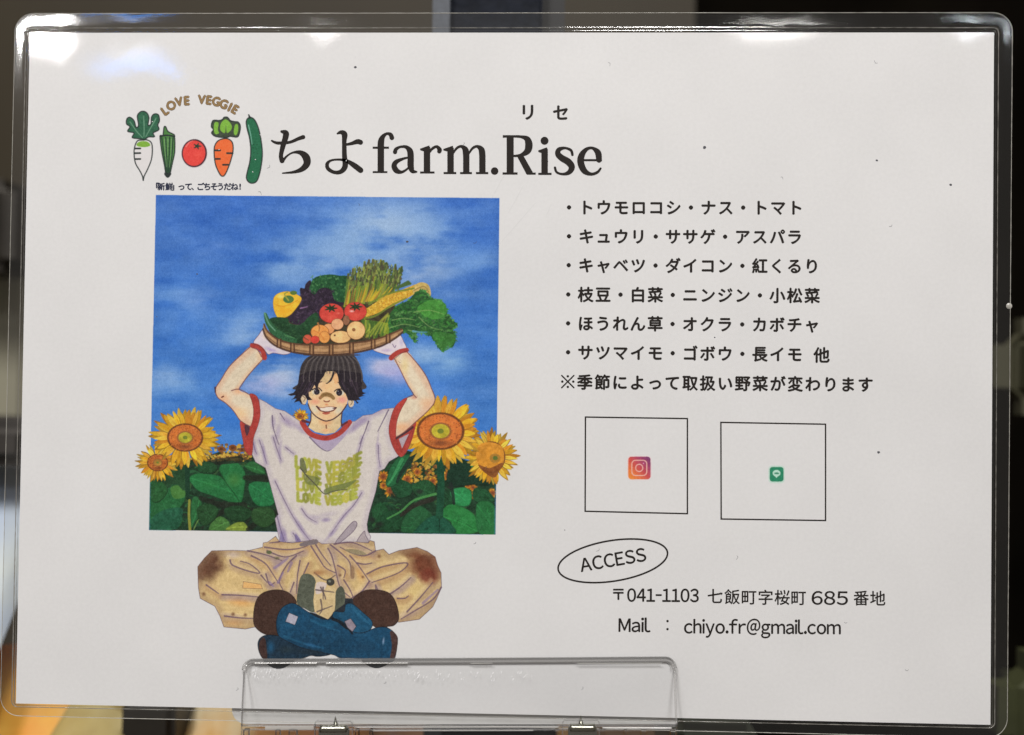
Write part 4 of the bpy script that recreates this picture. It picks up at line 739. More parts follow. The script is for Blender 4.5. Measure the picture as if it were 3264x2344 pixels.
# ------------------------------------------------------------------ the laminated card
M_PRINT = coated('printed_paper', image=IMG)
M_INK = coated('black_ink', color=rgba((40, 35, 32), .8))
M_INKB = coated('navy_ink', color=rgba((44, 48, 66), .9))
M_BRN = coated('brown_ink', color=rgba((138, 112, 74)))
M_BACK = plain('paper_back', (.75, .74, .72, 1), .6, noise=.05)
M_FILM = clear('laminating_film', tint=(.93, .93, .93), rough=.07, ior=1.55, haze=.012, hazecol=(.55, .56, .55), refl=1.0)
M_EDGE = clear('film_cut_edge', tint=(.75, .75, .72), rough=.3, haze=.45, hazecol=(.85, .82, .74), refl=3)
M_RIDGE = clear('film_crease', tint=(.86, .85, .82), rough=.14, haze=.34, hazecol=(.72, .69, .62), refl=3)
card = empty('laminated_card', W3(CW/2, CH+4, 0), 'laminated white A4 farm shop notice with rounded clear edges, standing in the clear acrylic holder', 'sign')
def kid(o, root):                                     # keep world place under a parent Empty
    o.parent = root; o.matrix_parent_inverse = root.matrix_world.inverted() if root.type != 'EMPTY' else Matrix.Translation(-root.location); return o
PC = [hit(95, 105), hit(3168.5, 104), hit(3157, 2311), hit(50.4, 2242.8)]      # paper corners, mm
OC = [hit(49, 44), hit(3227, 41), hit(3210, 2353), hit(1, 2281)]              # film corners
def setuv(me):
    uv = me.uv_layers.new(name='UVMap'); n = len(me.loops)
    vi = np.zeros(n, np.int32); me.loops.foreach_get('vertex_index', vi); co = np.zeros(len(me.vertices)*3, np.float32); me.vertices.foreach_get('co', co)
    co = co.reshape(-1, 3)*1000; uvs = np.c_[co[vi, 0]/CW, 1+co[vi, 2]/CH].astype(np.float32); uv.data.foreach_set('uv', uvs.ravel())
TH = .12
v = [W3(a, b, 0) for a, b in PC]+[W3(a, b, TH) for a, b in PC]
o = mesh('paper', v, [(0, 3, 2, 1), (4, 5, 6, 7), (0, 1, 5, 4), (1, 2, 6, 5), (2, 3, 7, 6), (3, 0, 4, 7)], None, M_PRINT); setuv(o.data); o.data.materials.append(M_BACK)
for i, p in enumerate(o.data.polygons): p.material_index = 0 if i == 0 else 1
kid(o, card)
# clear film margin round the paper
def rquad(cs, rad, ne=190, nc=14):
    out = []; cs = [np.array(c, float) for c in cs]
    for i in range(4):
        p, c, n = cs[i-1], cs[i], cs[(i+1) % 4]; a = (p-c)/np.linalg.norm(p-c); b = (n-c)/np.linalg.norm(n-c)
        s, e = c+a*rad, c+b*rad; cen = c+(a+b)*rad
        for k in range(nc):
            t = (k/(nc-1))*math.pi/2; out.append(cen-b*rad*math.cos(t)-a*rad*math.sin(t))
        n2 = cs[(i+2) % 4]; e2 = n-((n-c)/np.linalg.norm(n-c))*rad
        for k in range(1, ne): out.append(e+(e2-e)*k/ne)
    return np.array(out)
def lerpq(s): return [tuple(np.array(p)*(1-s)+np.array(q)*s) for p, q in zip(PC, OC)]
prof = [(.0, -.06, .05), (.05, -.10, .4), (.11, -.035, .9), (.17, .0, 1.4), (.20, -.012, 1.6), (.235, -.085, 1.7), (.275, -.012, 1.9), (.33, .0, 2.2), (.55, -.012, 3.4), (.78, -.03, 4.6), (.95, -.05, 5.6), (1.0, -.06, 5.9)]
wob = lambda u, v: .012*math.sin(u*.11+1)+.012*math.sin(v*.13+u*.03)+.006*math.sin(u*.41+v*.3)
loops = [(rquad(lerpq(s), r), w) for s, w, r in prof]
vs = []; n = len(loops[0][0])
for (L, w), (s, _, _) in zip(loops, prof):
    for p in L: vs.append(W3(p[0], p[1], w+wob(*p)*s*1.6+R(-1, 1)*(.012 if .15 < s < .3 else .0012)))
fs = []
for k in range(len(loops)-1):
    for i in range(n): a = k*n+i; b = k*n+(i+1) % n; fs.append((a, a+n, b+n, b))
film = mesh('film_margin', vs, fs, None, M_FILM, smooth=True); kid(film, card)
def loop_tube(name, s, rad, r, w, mat, jit=0.0, sides=6):
    L = rquad(lerpq(s), rad); vs = []; fs = []; m_ = len(L)
    cen = np.mean(L, 0)
    for i, p in enumerate(L):
        t = L[(i+1) % m_]-L[i-1]; nn = np.array([t[1], -t[0]])/np.linalg.norm(t); rr = r*(1+R(-jit, jit))
        for k in range(sides):
            a = 2*math.pi*k/sides; q = p+nn*rr*math.cos(a); vs.append(W3(q[0], q[1], w+wob(*p)*s*1.6+rr*math.sin(a)))
    for i in range(m_):
        for k in range(sides): a = i*sides; b = ((i+1) % m_)*sides; k2 = (k+1) % sides; fs.append((a+k, b+k, b+k2, a+k2))
    return kid(mesh(name, vs, fs, None, mat, smooth=True), card)
loop_tube('film_edge', 1.0, 5.9, .10, -.06, M_EDGE, .25)
loop_tube('film_crease', .235, 1.7, .075, -.09, M_RIDGE, .5)
# small bubble caught in the right edge, bottom-edge notch
def dome(name, px, py, rmm, mat, h=.25, w=-.12):
    u, v = hit(px, py); vs = [W3(u, v, w-h)]; fs = []; nn = 14
    for j, (q, hh) in enumerate(((.4, .85), (.75, .5), (1, 0))):
        for i in range(nn): a = 2*math.pi*i/nn; vs.append(W3(u+rmm*q*math.cos(a), v+rmm*q*math.sin(a), w-h*hh))
    for i in range(nn): fs.append((0, 1+i, 1+(i+1) % nn))
    for j in range(2):
        for i in range(nn): a = 1+j*nn; fs.append((a+i, a+nn+i, a+nn+(i+1) % nn, a+(i+1) % nn))
    return kid(mesh(name, vs, fs, None, mat, smooth=True), card)
dome('film_bubble', 3216, 976, .9, M_EDGE)

# printed pieces: flat on the paper, 0.01 mm of ink each
class Ink:
    def __init__(s): s.v = []; s.f = []
    def tri(s, pts_mm, faces, w):
        b = len(s.v); s.v += [W3(a, c, w) for a, c in pts_mm]; s.f += [tuple(b+i for i in f) for f in faces]
    def poly(s, pts_px, w):
        q = mmp(pts_px); t = tessellate_polygon([[Vector((a, b, 0)) for a, b in q]])
        out = []
        for f in t:                                    # face the reader
            (ax_, ay_), (bx_, by_), (cx_, cy_) = (q[i] for i in f)
            ar = (bx_-ax_)*(cy_-ay_)-(by_-ay_)*(cx_-ax_); out.append(tuple(f) if ar < 0 else (f[0], f[2], f[1]))
        s.tri(q, out, w)
    def stroke(s, pts, w):                             # (x, y, r) photo px
        z = cat(pts, 8, False) if len(pts) > 2 else np.array(pts, float); L = []; Rr = []
        for i in range(len(z)):
            a = z[max(i-1, 0)]; b = z[min(i+1, len(z)-1)]; t = (b-a)[:2]; t = t/max(np.linalg.norm(t), 1e-6); nn = np.array([-t[1], t[0]])
            L.append(z[i, :2]+nn*z[i, 2]); Rr.append(z[i, :2]-nn*z[i, 2])
        cap = lambda c, t, r: [c[:2]+np.array([math.cos(t+k), math.sin(t+k)])*r for k in np.linspace(-1.3, 1.3, 7)]
        te = z[-1]-z[-2]; ts = z[0]-z[1]
        V_ = L+Rr; b = len(L); fs = [(i, i+1, b+i+1, b+i) for i in range(b-1)]
        ce = cap(z[-1], math.atan2(te[1], te[0]), z[-1][2]); cs_ = cap(z[0], math.atan2(ts[1], ts[0]), z[0][2])
        n0 = len(V_); V_ += ce; fs.append(tuple([2*b-1]+list(range(n0, n0+7))+[b-1])); n1 = len(V_); V_ += cs_; fs.append(tuple([0]+list(range(n1, n1+7))+[b]))
        q = mmp([tuple(p) for p in V_]); out = []
        for f in fs:
            ar = sum(q[f[i]][0]*q[f[(i+1) % len(f)]][1]-q[f[(i+1) % len(f)]][0]*q[f[i]][1] for i in range(len(f))); out.append(f if ar < 0 else f[::-1])
        s.tri(q, out, w)
    def make(s, name, mat, root=card, uv=False, label=None):
        o = mesh(name, s.v, s.f, None, mat, label=label)
        if uv: setuv(o.data)
        kid(o, root); return o
_gc = {}
def glyph(s, off=0.0):
    k = (s, off)
    if k not in _gc:
        c = bpy.data.curves.new('glyph', 'FONT'); c.body = s; c.size = 1; c.offset = off; c.resolution_u = 5
        t = bpy.data.objects.new('glyph', c); COL.objects.link(t); me = t.to_mesh()
        vv = np.array([vx.co[:2] for vx in me.vertices]); ff = [tuple(p.vertices) for p in me.polygons]
        t.to_mesh_clear(); bpy.data.objects.remove(t); bpy.data.curves.remove(c); _gc[k] = (vv, ff)
    return _gc[k]
def char_at(ink, ch, cx, cy, em, ang=0.0, off=.012, w=-.02, cjk=True, sx=1.0):
    if ch == ' ': return
    vv, ff = glyph(ch); ox, oy = (.5, .37) if cjk else ((vv[:, 0].min()+vv[:, 0].max())/2, .34)
    x = (vv[:, 0]-ox)*em*sx; y = -(vv[:, 1]-oy)*em; ca, sa = math.cos(ang), math.sin(ang)
    b_ = BOLD.get(off, 0); k_ = 0
    for dx, dy in (((0, 0),) if not b_ else ((0, 0), (b_, 0), (-b_, 0), (0, b_), (0, -b_))):
        X = x+dx; Y = y+dy; ink.tri(mmp(list(zip(cx+X*ca-Y*sa, cy+X*sa+Y*ca))), ff, w-.0012*k_); k_ += 1
BOLD = {.013: 1.7, .012: 1.05, .02: 1.8, .004: .75, .05: 2.6, .03: 1.3}
def char_line(s, k, p0, p1, em, ink=None, off=.012, **kw):
    (x0, y0), (x1, y1) = C(k, [p0, p1]); n_ = len(s)-1; ang = math.atan2(y1-y0, x1-x0); ink = ink or Ink()
    for i, ch in enumerate(s): char_at(ink, ch, x0+(x1-x0)*i/max(n_, 1), y0+(y1-y0)*i/max(n_, 1), em, ang, off, **kw)
    return ink
def fw_text(s, k, bl, br, cap, off=0.0, w=-.02, ink=None, gap=.085):
    (x0, y0), (x1, y1) = C(k, [bl, br]); cap *= CR[k][2]; ink = ink or Ink(); L = []; x = 0
    for ch in s:
        vv, ff = glyph(chr(ord(ch)+0xFEE0)); vv = vv*np.array([.5 if ch == '-' else 1, 1]); a, b = vv[:, 0].min(), vv[:, 0].max(); L.append((vv, ff, a, x)); x += b-a+gap*(.8 if ch in 'il.' else 1)
    tot = x-gap; d = np.array([x1-x0, y1-y0]); nn = np.array([-d[1], d[0]])/np.linalg.norm(d)
    for vv, ff, a, xx in L:
        t = (vv[:, 0]-a+xx)/tot; P_ = np.array([x0, y0])+t[:, None]*d-nn*(vv[:, 1:2]/.733*cap)
        for q, o_ in enumerate(((0, 0), (off, 0), (-off, 0), (0, off), (0, -off)) if off else ((0, 0),)): ink.tri(mmp([tuple(p+np.array(o_)) for p in P_]), ff, w-.0012*q)
    return ink
def fit_text(s, k, bl, br, cap, off=.0, w=-.02, ink=None, capem=.682):
    (x0, y0), (x1, y1) = C(k, [bl, br]); cap *= CR[k][2]; vv, ff = glyph(s, off); a, b = vv[:, 0].min(), vv[:, 0].max()
    d = np.array([x1-x0, y1-y0]); nn = np.array([-d[1], d[0]])/np.linalg.norm(d); t = (vv[:, 0]-a)/(b-a)
    P_ = np.array([x0, y0])+t[:, None]*d-nn*(vv[:, 1:2]/capem*cap); ink = ink or Ink(); ink.tri(mmp([tuple(p) for p in P_]), ff, w); return ink
# title
tk = Ink(); wl = [-.02]
def S_(k, pts):
    s = CR[k][2]; wl[0] -= .0015; tk.stroke([(*C(k, [(p[0], p[1])])[0], p[2]*s) for p in pts], wl[0])
def Q_(k, pts): wl[0] -= .0015; tk.poly(C(k, pts), wl[0])
def D_(k, x, y, r): Q_(k, [(x+r*math.cos(a), y+r*math.sin(a)) for a in np.linspace(0, 2*math.pi, 21)[:-1]])
S_('L', [(1345, 468, 8), (1395, 488, 14), (1500, 482, 13), (1580, 450, 16), (1622, 436, 19)])
S_('L', [(1432, 387, 12), (1468, 400, 26), (1466, 440, 26), (1442, 520, 22), (1426, 600, 19), (1436, 645, 22)])
S_('L', [(1440, 648, 14), (1478, 604, 9), (1530, 573, 9), (1595, 572, 20), (1645, 610, 33), (1655, 668, 31), (1612, 718, 23), (1540, 744, 13), (1440, 754, 6)])
S_('L', [(1924, 405, 8), (1955, 394, 18), (1986, 412, 26), (1984, 480, 20), (1986, 600, 22), (1992, 690, 25), (1955, 740, 20), (1895, 746, 16), (1842, 715, 17), (1834, 672, 16), (1868, 642, 10), (1940, 634, 10), (2010, 648, 16), (2075, 688, 24), (2128, 728, 25)])
S_('L', [(1998, 503, 11), (2050, 492, 15), (2100, 476, 22), (2128, 482, 22)])
M_ = 'M'
Q_(M_, [(148, 490), (206, 470), (205, 742), (148, 742)]); S_(M_, [(176, 520, 29), (180, 470, 28), (196, 432, 20), (228, 406, 12), (262, 414, 18), (274, 442, 21)])
Q_(M_, [(105, 736), (235, 736), (235, 753), (105, 753)]); Q_(M_, [(105, 520), (248, 520), (248, 539), (105, 539)])
S_(M_, [(302, 568, 19), (312, 542, 16), (350, 522, 11), (400, 524, 16), (434, 560, 27), (440, 620, 28), (440, 690, 28), (456, 735, 20), (492, 742, 8)])
S_(M_, [(425, 614, 8), (370, 628, 12), (312, 655, 20), (294, 692, 24), (316, 732, 24), (362, 744, 13), (410, 716, 9), (430, 690, 6)])
Q_(M_, [(555, 540), (612, 520), (612, 745), (555, 745)]); Q_(M_, [(523, 538), (604, 509), (612, 560), (555, 562), (523, 551)]); Q_(M_, [(523, 739), (650, 739), (650, 757), (523, 757)])
S_(M_, [(600, 580, 8), (628, 540, 12), (668, 520, 13), (694, 545, 20), (692, 562, 19)])
Q_(M_, [(763, 545), (820, 530), (820, 748), (763, 748)]); Q_(M_, [(728, 540), (812, 512), (820, 560), (763, 563), (728, 553)])
S_(M_, [(810, 585, 8), (845, 535, 11), (886, 518, 13), (922, 548, 27), (930, 610, 28)]); Q_(M_, [(902, 600), (958, 600), (958, 750), (902, 750)])
S_(M_, [(950, 585, 8), (985, 535, 11), (1026, 518, 13), (1064, 548, 27), (1072, 610, 28)]); Q_(M_, [(1044, 600), (1100, 600), (1100, 752), (1044, 752)])
for a, b in ((730, 842), (875, 980), (1015, 1124)): Q_(M_, [(a, 744), (b, 744), (b, 762), (a, 762)])
D_(M_, 1180, 735, 33)
Q_(M_, [(1286, 424), (1348, 424), (1348, 755), (1286, 755)]); Q_(M_, [(1252, 419), (1400, 419), (1400, 437), (1252, 441)])
S_(M_, [(1342, 430, 9), (1420, 434, 13), (1468, 456, 27), (1482, 510, 33), (1466, 562, 28), (1410, 595, 14), (1342, 603, 9)])
Q_(M_, [(1378, 606), (1432, 596), (1520, 752), (1458, 758)]); Q_(M_, [(1250, 747), (1382, 747), (1382, 766), (1250, 766)]); Q_(M_, [(1452, 749), (1543, 749), (1541, 767), (1464, 767)])
D_(M_, 1620, 468, 35); Q_(M_, [(1592, 552), (1649, 540), (1649, 756), (1592, 756)]); Q_(M_, [(1565, 553), (1642, 526), (1649, 572), (1592, 576), (1565, 566)]); Q_(M_, [(1565, 751), (1682, 751), (1682, 769), (1565, 769)])
S_(M_, [(1866, 592, 11), (1852, 552, 12), (1800, 532, 11), (1748, 546, 20), (1738, 584, 25), (1772, 620, 28), (1830, 655, 30), (1860, 700, 28), (1836, 746, 20), (1782, 762, 11), (1728, 746, 10), (1712, 706, 11)])
Q_(M_, [(1965, 630), (2126, 630), (2126, 648), (1965, 648)])
S_(M_, [(2100, 636, 25), (2090, 572, 27), (2040, 532, 12), (1986, 546, 17), (1946, 600, 28), (1940, 665, 30), (1972, 734, 26), (2030, 762, 14), (2085, 746, 12), (2114, 712, 9)])
tk.make('title_lettering', M_INK)
rt = Ink(); char_at(rt, 'リ', 1683, 358, 56, 0, .02); char_at(rt, 'セ', 1788, 360, 54, 0, .02); rt.make('reading_lettering', M_INK)
for s, p0, p1, y in (('・トウモロコシ・ナス・トマト', (152, 128), (1640, 130), 0), ('・キュウリ・ササゲ・アスパラ', (152, 318), (1634, 322), 0), ('・キャベツ・ダイコン・紅くるり', (150, 508), (1748, 514), 0),
                     ('・枝豆・白菜・ニンジン・小松菜', (147, 700), (1750, 708), 0), ('・ほうれん草・オクラ・カボチャ', (146, 890), (1748, 900), 0)):
    char_line(s, 'T', p0, p1, 51, off=.013).make('text_line', M_INK)
tl = char_line('・サツマイモ・ゴボウ・長イモ', 'T', (146, 1080), (1635, 1094), 51, off=.013); x, y = C('T', [(1812, 1098)])[0]; char_at(tl, '他', x, y, 52, 0, .013); tl.make('text_line', M_INK)
nt_ = char_line('季節によって取扱い野菜が変わります', 'T', (256, 1276), (2100, 1292), 51, off=.013)
nt_w = -.02
for a, b in (((104, 1232), (184, 1312)), ((184, 1232), (104, 1312))):
    nt_w -= .0015; (x0, y0), (x1, y1) = C('T', [a, b]); nt_.stroke([(x0, y0, 2.3), (x1, y1, 2.3)], nt_w)
for a in ((144, 1237), (144, 1307), (108, 1272), (180, 1272)):
    nt_w -= .0015; x0, y0 = C('T', [a])[0]; nt_.poly([(x0+4*math.cos(q), y0+4*math.sin(q)) for q in np.linspace(0, 6.283, 11)[:-1]], nt_w)
nt_.make('text_line', M_INK)
# contact lines
ac = fw_text('ACCESS', 'A', (228, 290), (650, 218), 84, 1.0).make('access_lettering', M_INK)
t1 = Ink(); x, y = C('A', [(468, 435)])[0]; char_at(t1, '〒', x, y, 48, 0, .012); fw_text('041-1103', 'A', (526, 481), (985, 484), 82, 1.1, ink=t1, gap=.07)
for ch, cx, cy in zip('七飯町字桜町番地', (1092, 1203, 1310, 1418, 1525, 1630, 2035, 2142), (448, 452, 454, 456, 456, 458, 460, 462)): x, y = C('A', [(cx, cy)])[0]; char_at(t1, ch, x, y, 51, 0, .004)
fw_text('685', 'A', (1716, 500), (1948, 502), 84, .9, ink=t1); t1.make('address_line', M_INK)
t2 = fw_text('Mail', 'A', (470, 676), (672, 678), 84, 1.0); fw_text('chiyo.fr@gmail.com', 'A', (893, 686), (1902, 692), 84, 1.0, ink=t2, gap=.075)
for yy in (608, 660):
    x, y = C('A', [(785, yy)])[0]; t2.poly([(x+4*math.cos(a), y+4*math.sin(a)) for a in np.linspace(0, 6.283, 13)[:-1]], -.02)
t2.make('mail_line', M_INK)
# oval round ACCESS and the two square frames
el = []; c0 = C('A', [(432, 219)])[0]
for i in range(97):
    a = 2*math.pi*i/96; X_, Y_ = 357*.49383*math.cos(a), 131*.49383*math.sin(a); th = math.radians(-9.0); el.append((c0[0]+X_*math.cos(th)-Y_*math.sin(th), c0[1]+X_*math.sin(th)+Y_*math.cos(th)))
def outline(pts, wd, name):
    k_ = Ink(); n_ = len(pts)-1; P_ = np.array(pts); V_ = []; w2 = wd/2
    for i in range(n_):
        a = P_[(i-1) % n_]; b = P_[i]; c = P_[(i+1) % n_]; t = c-a if n_ > 8 else None
        if t is not None: t = t/np.linalg.norm(t); nn = np.array([-t[1], t[0]]); s_ = 1
        else:
            t1_ = (b-a)/np.linalg.norm(b-a); t2_ = (c-b)/np.linalg.norm(c-b); n1 = np.array([-t1_[1], t1_[0]]); n2 = np.array([-t2_[1], t2_[0]]); nn = (n1+n2)/np.linalg.norm(n1+n2); s_ = 1/max(.3, nn@n1)
        V_ += [tuple(b+nn*w2*s_), tuple(b-nn*w2*s_)]
    q = mmp(V_); fs = []
    for i in range(n_):
        j = (i+1) % n_; f = (2*i, 2*j, 2*j+1, 2*i+1); ar = sum(q[f[m]][0]*q[f[(m+1) % 4]][1]-q[f[(m+1) % 4]][0]*q[f[m]][1] for m in range(4)); fs.append(f if ar < 0 else f[::-1])
    k_.tri(q, fs, -.02); return k_.make(name, M_INK)
outline(el, 5.6, 'oval_outline')
for q in ([(260, 103), (930, 113), (930, 738), (258, 722), (260, 103)], [(1150, 138), (1838, 150), (1838, 783), (1152, 773), (1150, 138)]): outline(C('Q', q), 4.6, 'square_outline')
# logo lettering on its arc
lg = Ink(); lb = Ink()
for ch, x, y, an in (('L', 403, 203, -.62), ('O', 458, 158, -.42), ('V', 527, 124, -.2), ('E', 596, 115, -.06), ('V', 728, 105, .06), ('E', 792, 110, .12), ('G', 855, 122, .22), ('G', 922, 145, .36), ('I', 977, 172, .46), ('E', 1022, 192, .55)):
    x, y = C('L', [(x, y)])[0]; char_at(lg, ch, x, y, 39, an, .05, -.02, False, .95); char_at(lb, ch, x, y, 39, an, .03, -.028, False, .95)
lgo = lg.make('logo_lettering', coated('dark_brown_ink', color=rgba((86, 64, 44)))); lb.make('lettering_fill', M_BRN)
sl = Ink()
for ch, x in zip('「新鮮」って、ごちそうだね', (322, 370, 441, 478, 548, 612, 668, 716, 776, 836, 892, 954, 1016)):
    X_, Y_ = C('L', [(x if ch not in '「」' else x+(-6 if ch == '「' else 16), 873)])[0]; char_at(sl, ch, X_, Y_, 25.5, 0, .012)
X_, Y_ = C('L', [(1066, 873)])[0]; char_at(sl, '!', X_, Y_, 26, 0, .03, cjk=False); sl.make('slogan_lettering', M_INKB)
# printed pictures
def pic(name, px_pts, w, root=card, label=None, smooth=False):
    k_ = Ink(); p = [tuple(q) for q in (cat(px_pts, 4) if smooth else px_pts)]; k_.poly(p, w); return k_.make(name, M_PRINT, root, True, label)
def grow(pts, f=1.03):
    c = np.mean(np.array(pts), 0); return [tuple(c+(np.array(p)-c)*f) for p in pts]
def ring_px(k, cx, cy, rx, ry, n_=28):
    return C(k, [(cx+rx*math.cos(a), cy+ry*math.sin(a)) for a in np.linspace(0, 6.2832, n_+1)[:-1]])
pan = pic('printed_picture', [(497, 622), (1592, 632), (1580, 1705), (475, 1690)], -.006, label='square picture print of a blue sky over a sunflower field')
for k, a in (('4', (240, 800, 205, 185)), ('4', (495, 568, 335, 300)), ('5', (1360, 750, 260, 270)), ('5', (885, 508, 405, 360))): pic('sunflower_print', ring_px(k, *a), -.010 if a[2] in (205, 260) else -.013, pan)
pic('field_print', [(484, 1482), (640, 1476), (780, 1462), (1240, 1450), (1330, 1460), (1420, 1475), (1582, 1510), (1580, 1704), (476, 1689)], -.0085, pan)
fig = pic('farmer_print', [tuple(p) for p in SHIRT_P], -.018, label='printed seated youth in a white ringer shirt lifting a vegetable tray')
pic('arm_print', C('3', ARM_L), -.0165, fig); pic('arm_print', C('3', ARM_R), -.0165, fig)
pic('head_print', C('7', [(700, 10), (620, 100), (560, 330), (505, 560), (380, 635), (435, 715), (480, 760), (600, 800), (690, 780), (750, 900), (760, 1060), (700, 1130), (1000, 1260), (1250, 1130), (1220, 1060), (1240, 910), (1330, 800), (1440, 780), (1500, 760), (1600, 640), (1550, 480), (1562, 380), (1550, 280), (1490, 120), (1430, 10)]), -.021, fig)
pic('trousers_print', C('6', PANTS), -.020, fig)
pic('boot_print', C('6', BLUE_BACK), -.0225, fig); pic('boot_print', C('6', BLUE_FRONT), -.0245, fig); pic('boot_top_print', C('6', BOOTB_L), -.0215, fig); pic('boot_top_print', C('6', BOOTB_R), -.0215, fig)
pic('boot_sole_print', C('6', [(680, 1195), (912, 1200), (880, 1235), (830, 1262), (770, 1265), (715, 1240)]), -.023, fig); pic('boot_sole_print', C('6', [(1488, 1195), (1712, 1195), (1680, 1235), (1620, 1260), (1570, 1258), (1520, 1235)]), -.0255, fig)
bas = pic('tray_print', C('2', [(195, 800), (330, 950), (480, 995), (640, 1008), (800, 1010), (1000, 995), (1200, 975), (1350, 942), (1480, 892), (1575, 850), (1585, 880), (1520, 935), (1400, 1005), (1250, 1055), (1050, 1095), (850, 1108), (640, 1102), (450, 1072), (300, 1010), (215, 930), (185, 850)]), -.026, label='printed woven tray heaped with vegetables')
pic('tomato_print', ring_px('2', 872, 690, 128, 103), -.024, bas); pic('tomato_print', ring_px('2', 1112, 672, 118, 98), -.0232, bas)
pic('pepper_print', C('2', [(286, 570), (350, 485), (430, 470), (560, 525), (530, 625), (465, 700), (400, 735), (345, 745), (310, 700)]), -.024, bas)
pic('greens_print', C('2', [(1440, 720), (1520, 620), (1720, 480), (1800, 460), (1880, 540), (2020, 610), (2070, 740), (2140, 810), (2120, 930), (2090, 1030), (1985, 1070), (1880, 930), (1800, 890), (1715, 990), (1600, 880), (1380, 900)]), -.021, bas)
pic('asparagus_print', C('2', [(990, 610), (1050, 300), (1080, 230), (1300, 160), (1430, 130), (1560, 240), (1570, 330), (1470, 560)]), -.022, bas)
pic('potato_print', ring_px('2', 962, 928, 108, 64), -.0268, bas); pic('potato_print', ring_px('2', 1118, 862, 94, 94), -.0249, bas)
for nm, pts in (('radish_print', [(210, 208), (62, 270), (70, 385), (130, 440), (128, 600), (205, 818), (220, 818), (296, 560), (285, 470), (310, 430), (355, 330), (350, 240)]), ('okra_print', [(395, 340), (358, 430), (375, 560), (412, 785), (445, 785), (492, 560), (490, 430), (430, 370)]),
                ('carrot_print', [(950, 258), (825, 290), (812, 400), (860, 450), (834, 540), (880, 770), (930, 785), (1008, 560), (1000, 460), (1060, 420), (1068, 310)]), ('cucumber_print', [(1142, 238), (1118, 330), (1155, 520), (1118, 780), (1150, 844), (1200, 842), (1266, 600), (1220, 330)])): pic(nm, C('L', pts), -.01)
pic('tomato_print', ring_px('L', 660, 578, 120, 132), -.01)
pic('app_icon_print', C('Q', [(536, 359), (692, 359), (692, 516), (536, 516)]), -.01, label='printed square camera icon, orange to purple'); pic('app_icon_print', C('Q', [(1463, 423), (1569, 423), (1569, 536), (1463, 536)]), -.01, label='printed square green speech bubble icon')
# specks of dirt, hairs and scratches in the film
M_SPK = coated('speck', color=rgba((78, 78, 82)))
sp = [(1132, 215, 5), (2246, 470, 6), (2795, 512, 4.5), (3030, 590, 5), (1298, 771, 4.5), (628, 874, 3), (2800, 1442, 5), (2278, 1076, 2.5), (1800, 1690, 2), (500, 1010, 2)]
ks = Ink()
for x, y, r in sp: ks.poly([(x+r*R(.7, 1.2)*math.cos(a), y+r*R(.5, 1)*math.sin(a)) for a in np.linspace(0, 6.283, 9)[:-1]], -.028)
for i in range(26):
    x, y, a = R(110, 3120), R(130, 2200), R(0, 3.1); r = R(3, 7); ks.stroke([(x, y, .4), (x+r*math.cos(a), y+r*math.sin(a), .5), (x+2*r*math.cos(a+.7), y+2*r*math.sin(a+.7), .4)], -.028)
o = ks.make('dirt_specks', M_SPK); o['kind'] = 'stuff'
M_SCR = clear('scratch', tint=(.9, .9, .9), rough=.3, haze=.75, hazecol=(.95, .95, .95), bump=False)
sk = Ink()
for a, b in (((1612, 548), (1566, 632)), ((1668, 592), (1618, 682)), ((1706, 648), (1590, 780)), ((1612, 920), (1592, 1010)), ((1756, 652), (1740, 690))): sk.stroke([(*a, .8), ((a[0]+b[0])/2+1, (a[1]+b[1])/2, 1.3), (*b, .6)], -.03)
for i in range(40):
    x, y = (R(110, 1200), R(110, 620)); a = R(0, 3.1); r = R(1.5, 3.5); sk.stroke([(x, y, 1.2), (x+r*math.cos(a), y+r*math.sin(a), 1.0)], -.03)
o = sk.make('film_scratches', M_SCR); o['kind'] = 'stuff'

# ------------------------------------------------------------------ clear acrylic card holder
M_ACR = clear('clear_acrylic', tint=(1, 1, 1), rough=.05, ior=1.45, haze=.012, hazecol=(.8, .8, .8), refl=.6)
M_RIM = clear('acrylic_edge', tint=(.76, .75, .745), rough=.1, ior=1.5, haze=.08, hazecol=(.6, .6, .6), refl=1.5)
M_SIDE = clear('acrylic_side', tint=(.91, .905, .90), rough=.1, ior=1.5, haze=.12, hazecol=(.75, .75, .75), refl=1.5)
M_FROST = plain('frosted_plate', (.80, .80, .785, 1), .35, .5, noise=.04, nscale=120)
def glassmat(name, col=(.97, .96, .95)):
    mt, nt = newmat(name); out = N(nt, 'ShaderNodeOutputMaterial'); g = N(nt, 'ShaderNodeBsdfGlass', IOR=1.49, Roughness=.02); g.inputs[0].default_value = (*col, 1)
    nt.links.new(g.outputs[0], out.inputs[0]); return mt
M_GL = glassmat('moulded_acrylic')
M_MET = plain('clip_steel', (.33, .33, .28, 1), .22, .5, metal=1.0, noise=.1, nscale=300)
stand = empty('card_holder', at(1464, 2344, 2), 'clear acrylic card holder with steel clips gripping the bottom of the notice', 'sign holder')
def wz(py, y0=2098, y1=2312, a=-.5, b=-7.5): return a+(b-a)*((py-y0)/(y1-y0))
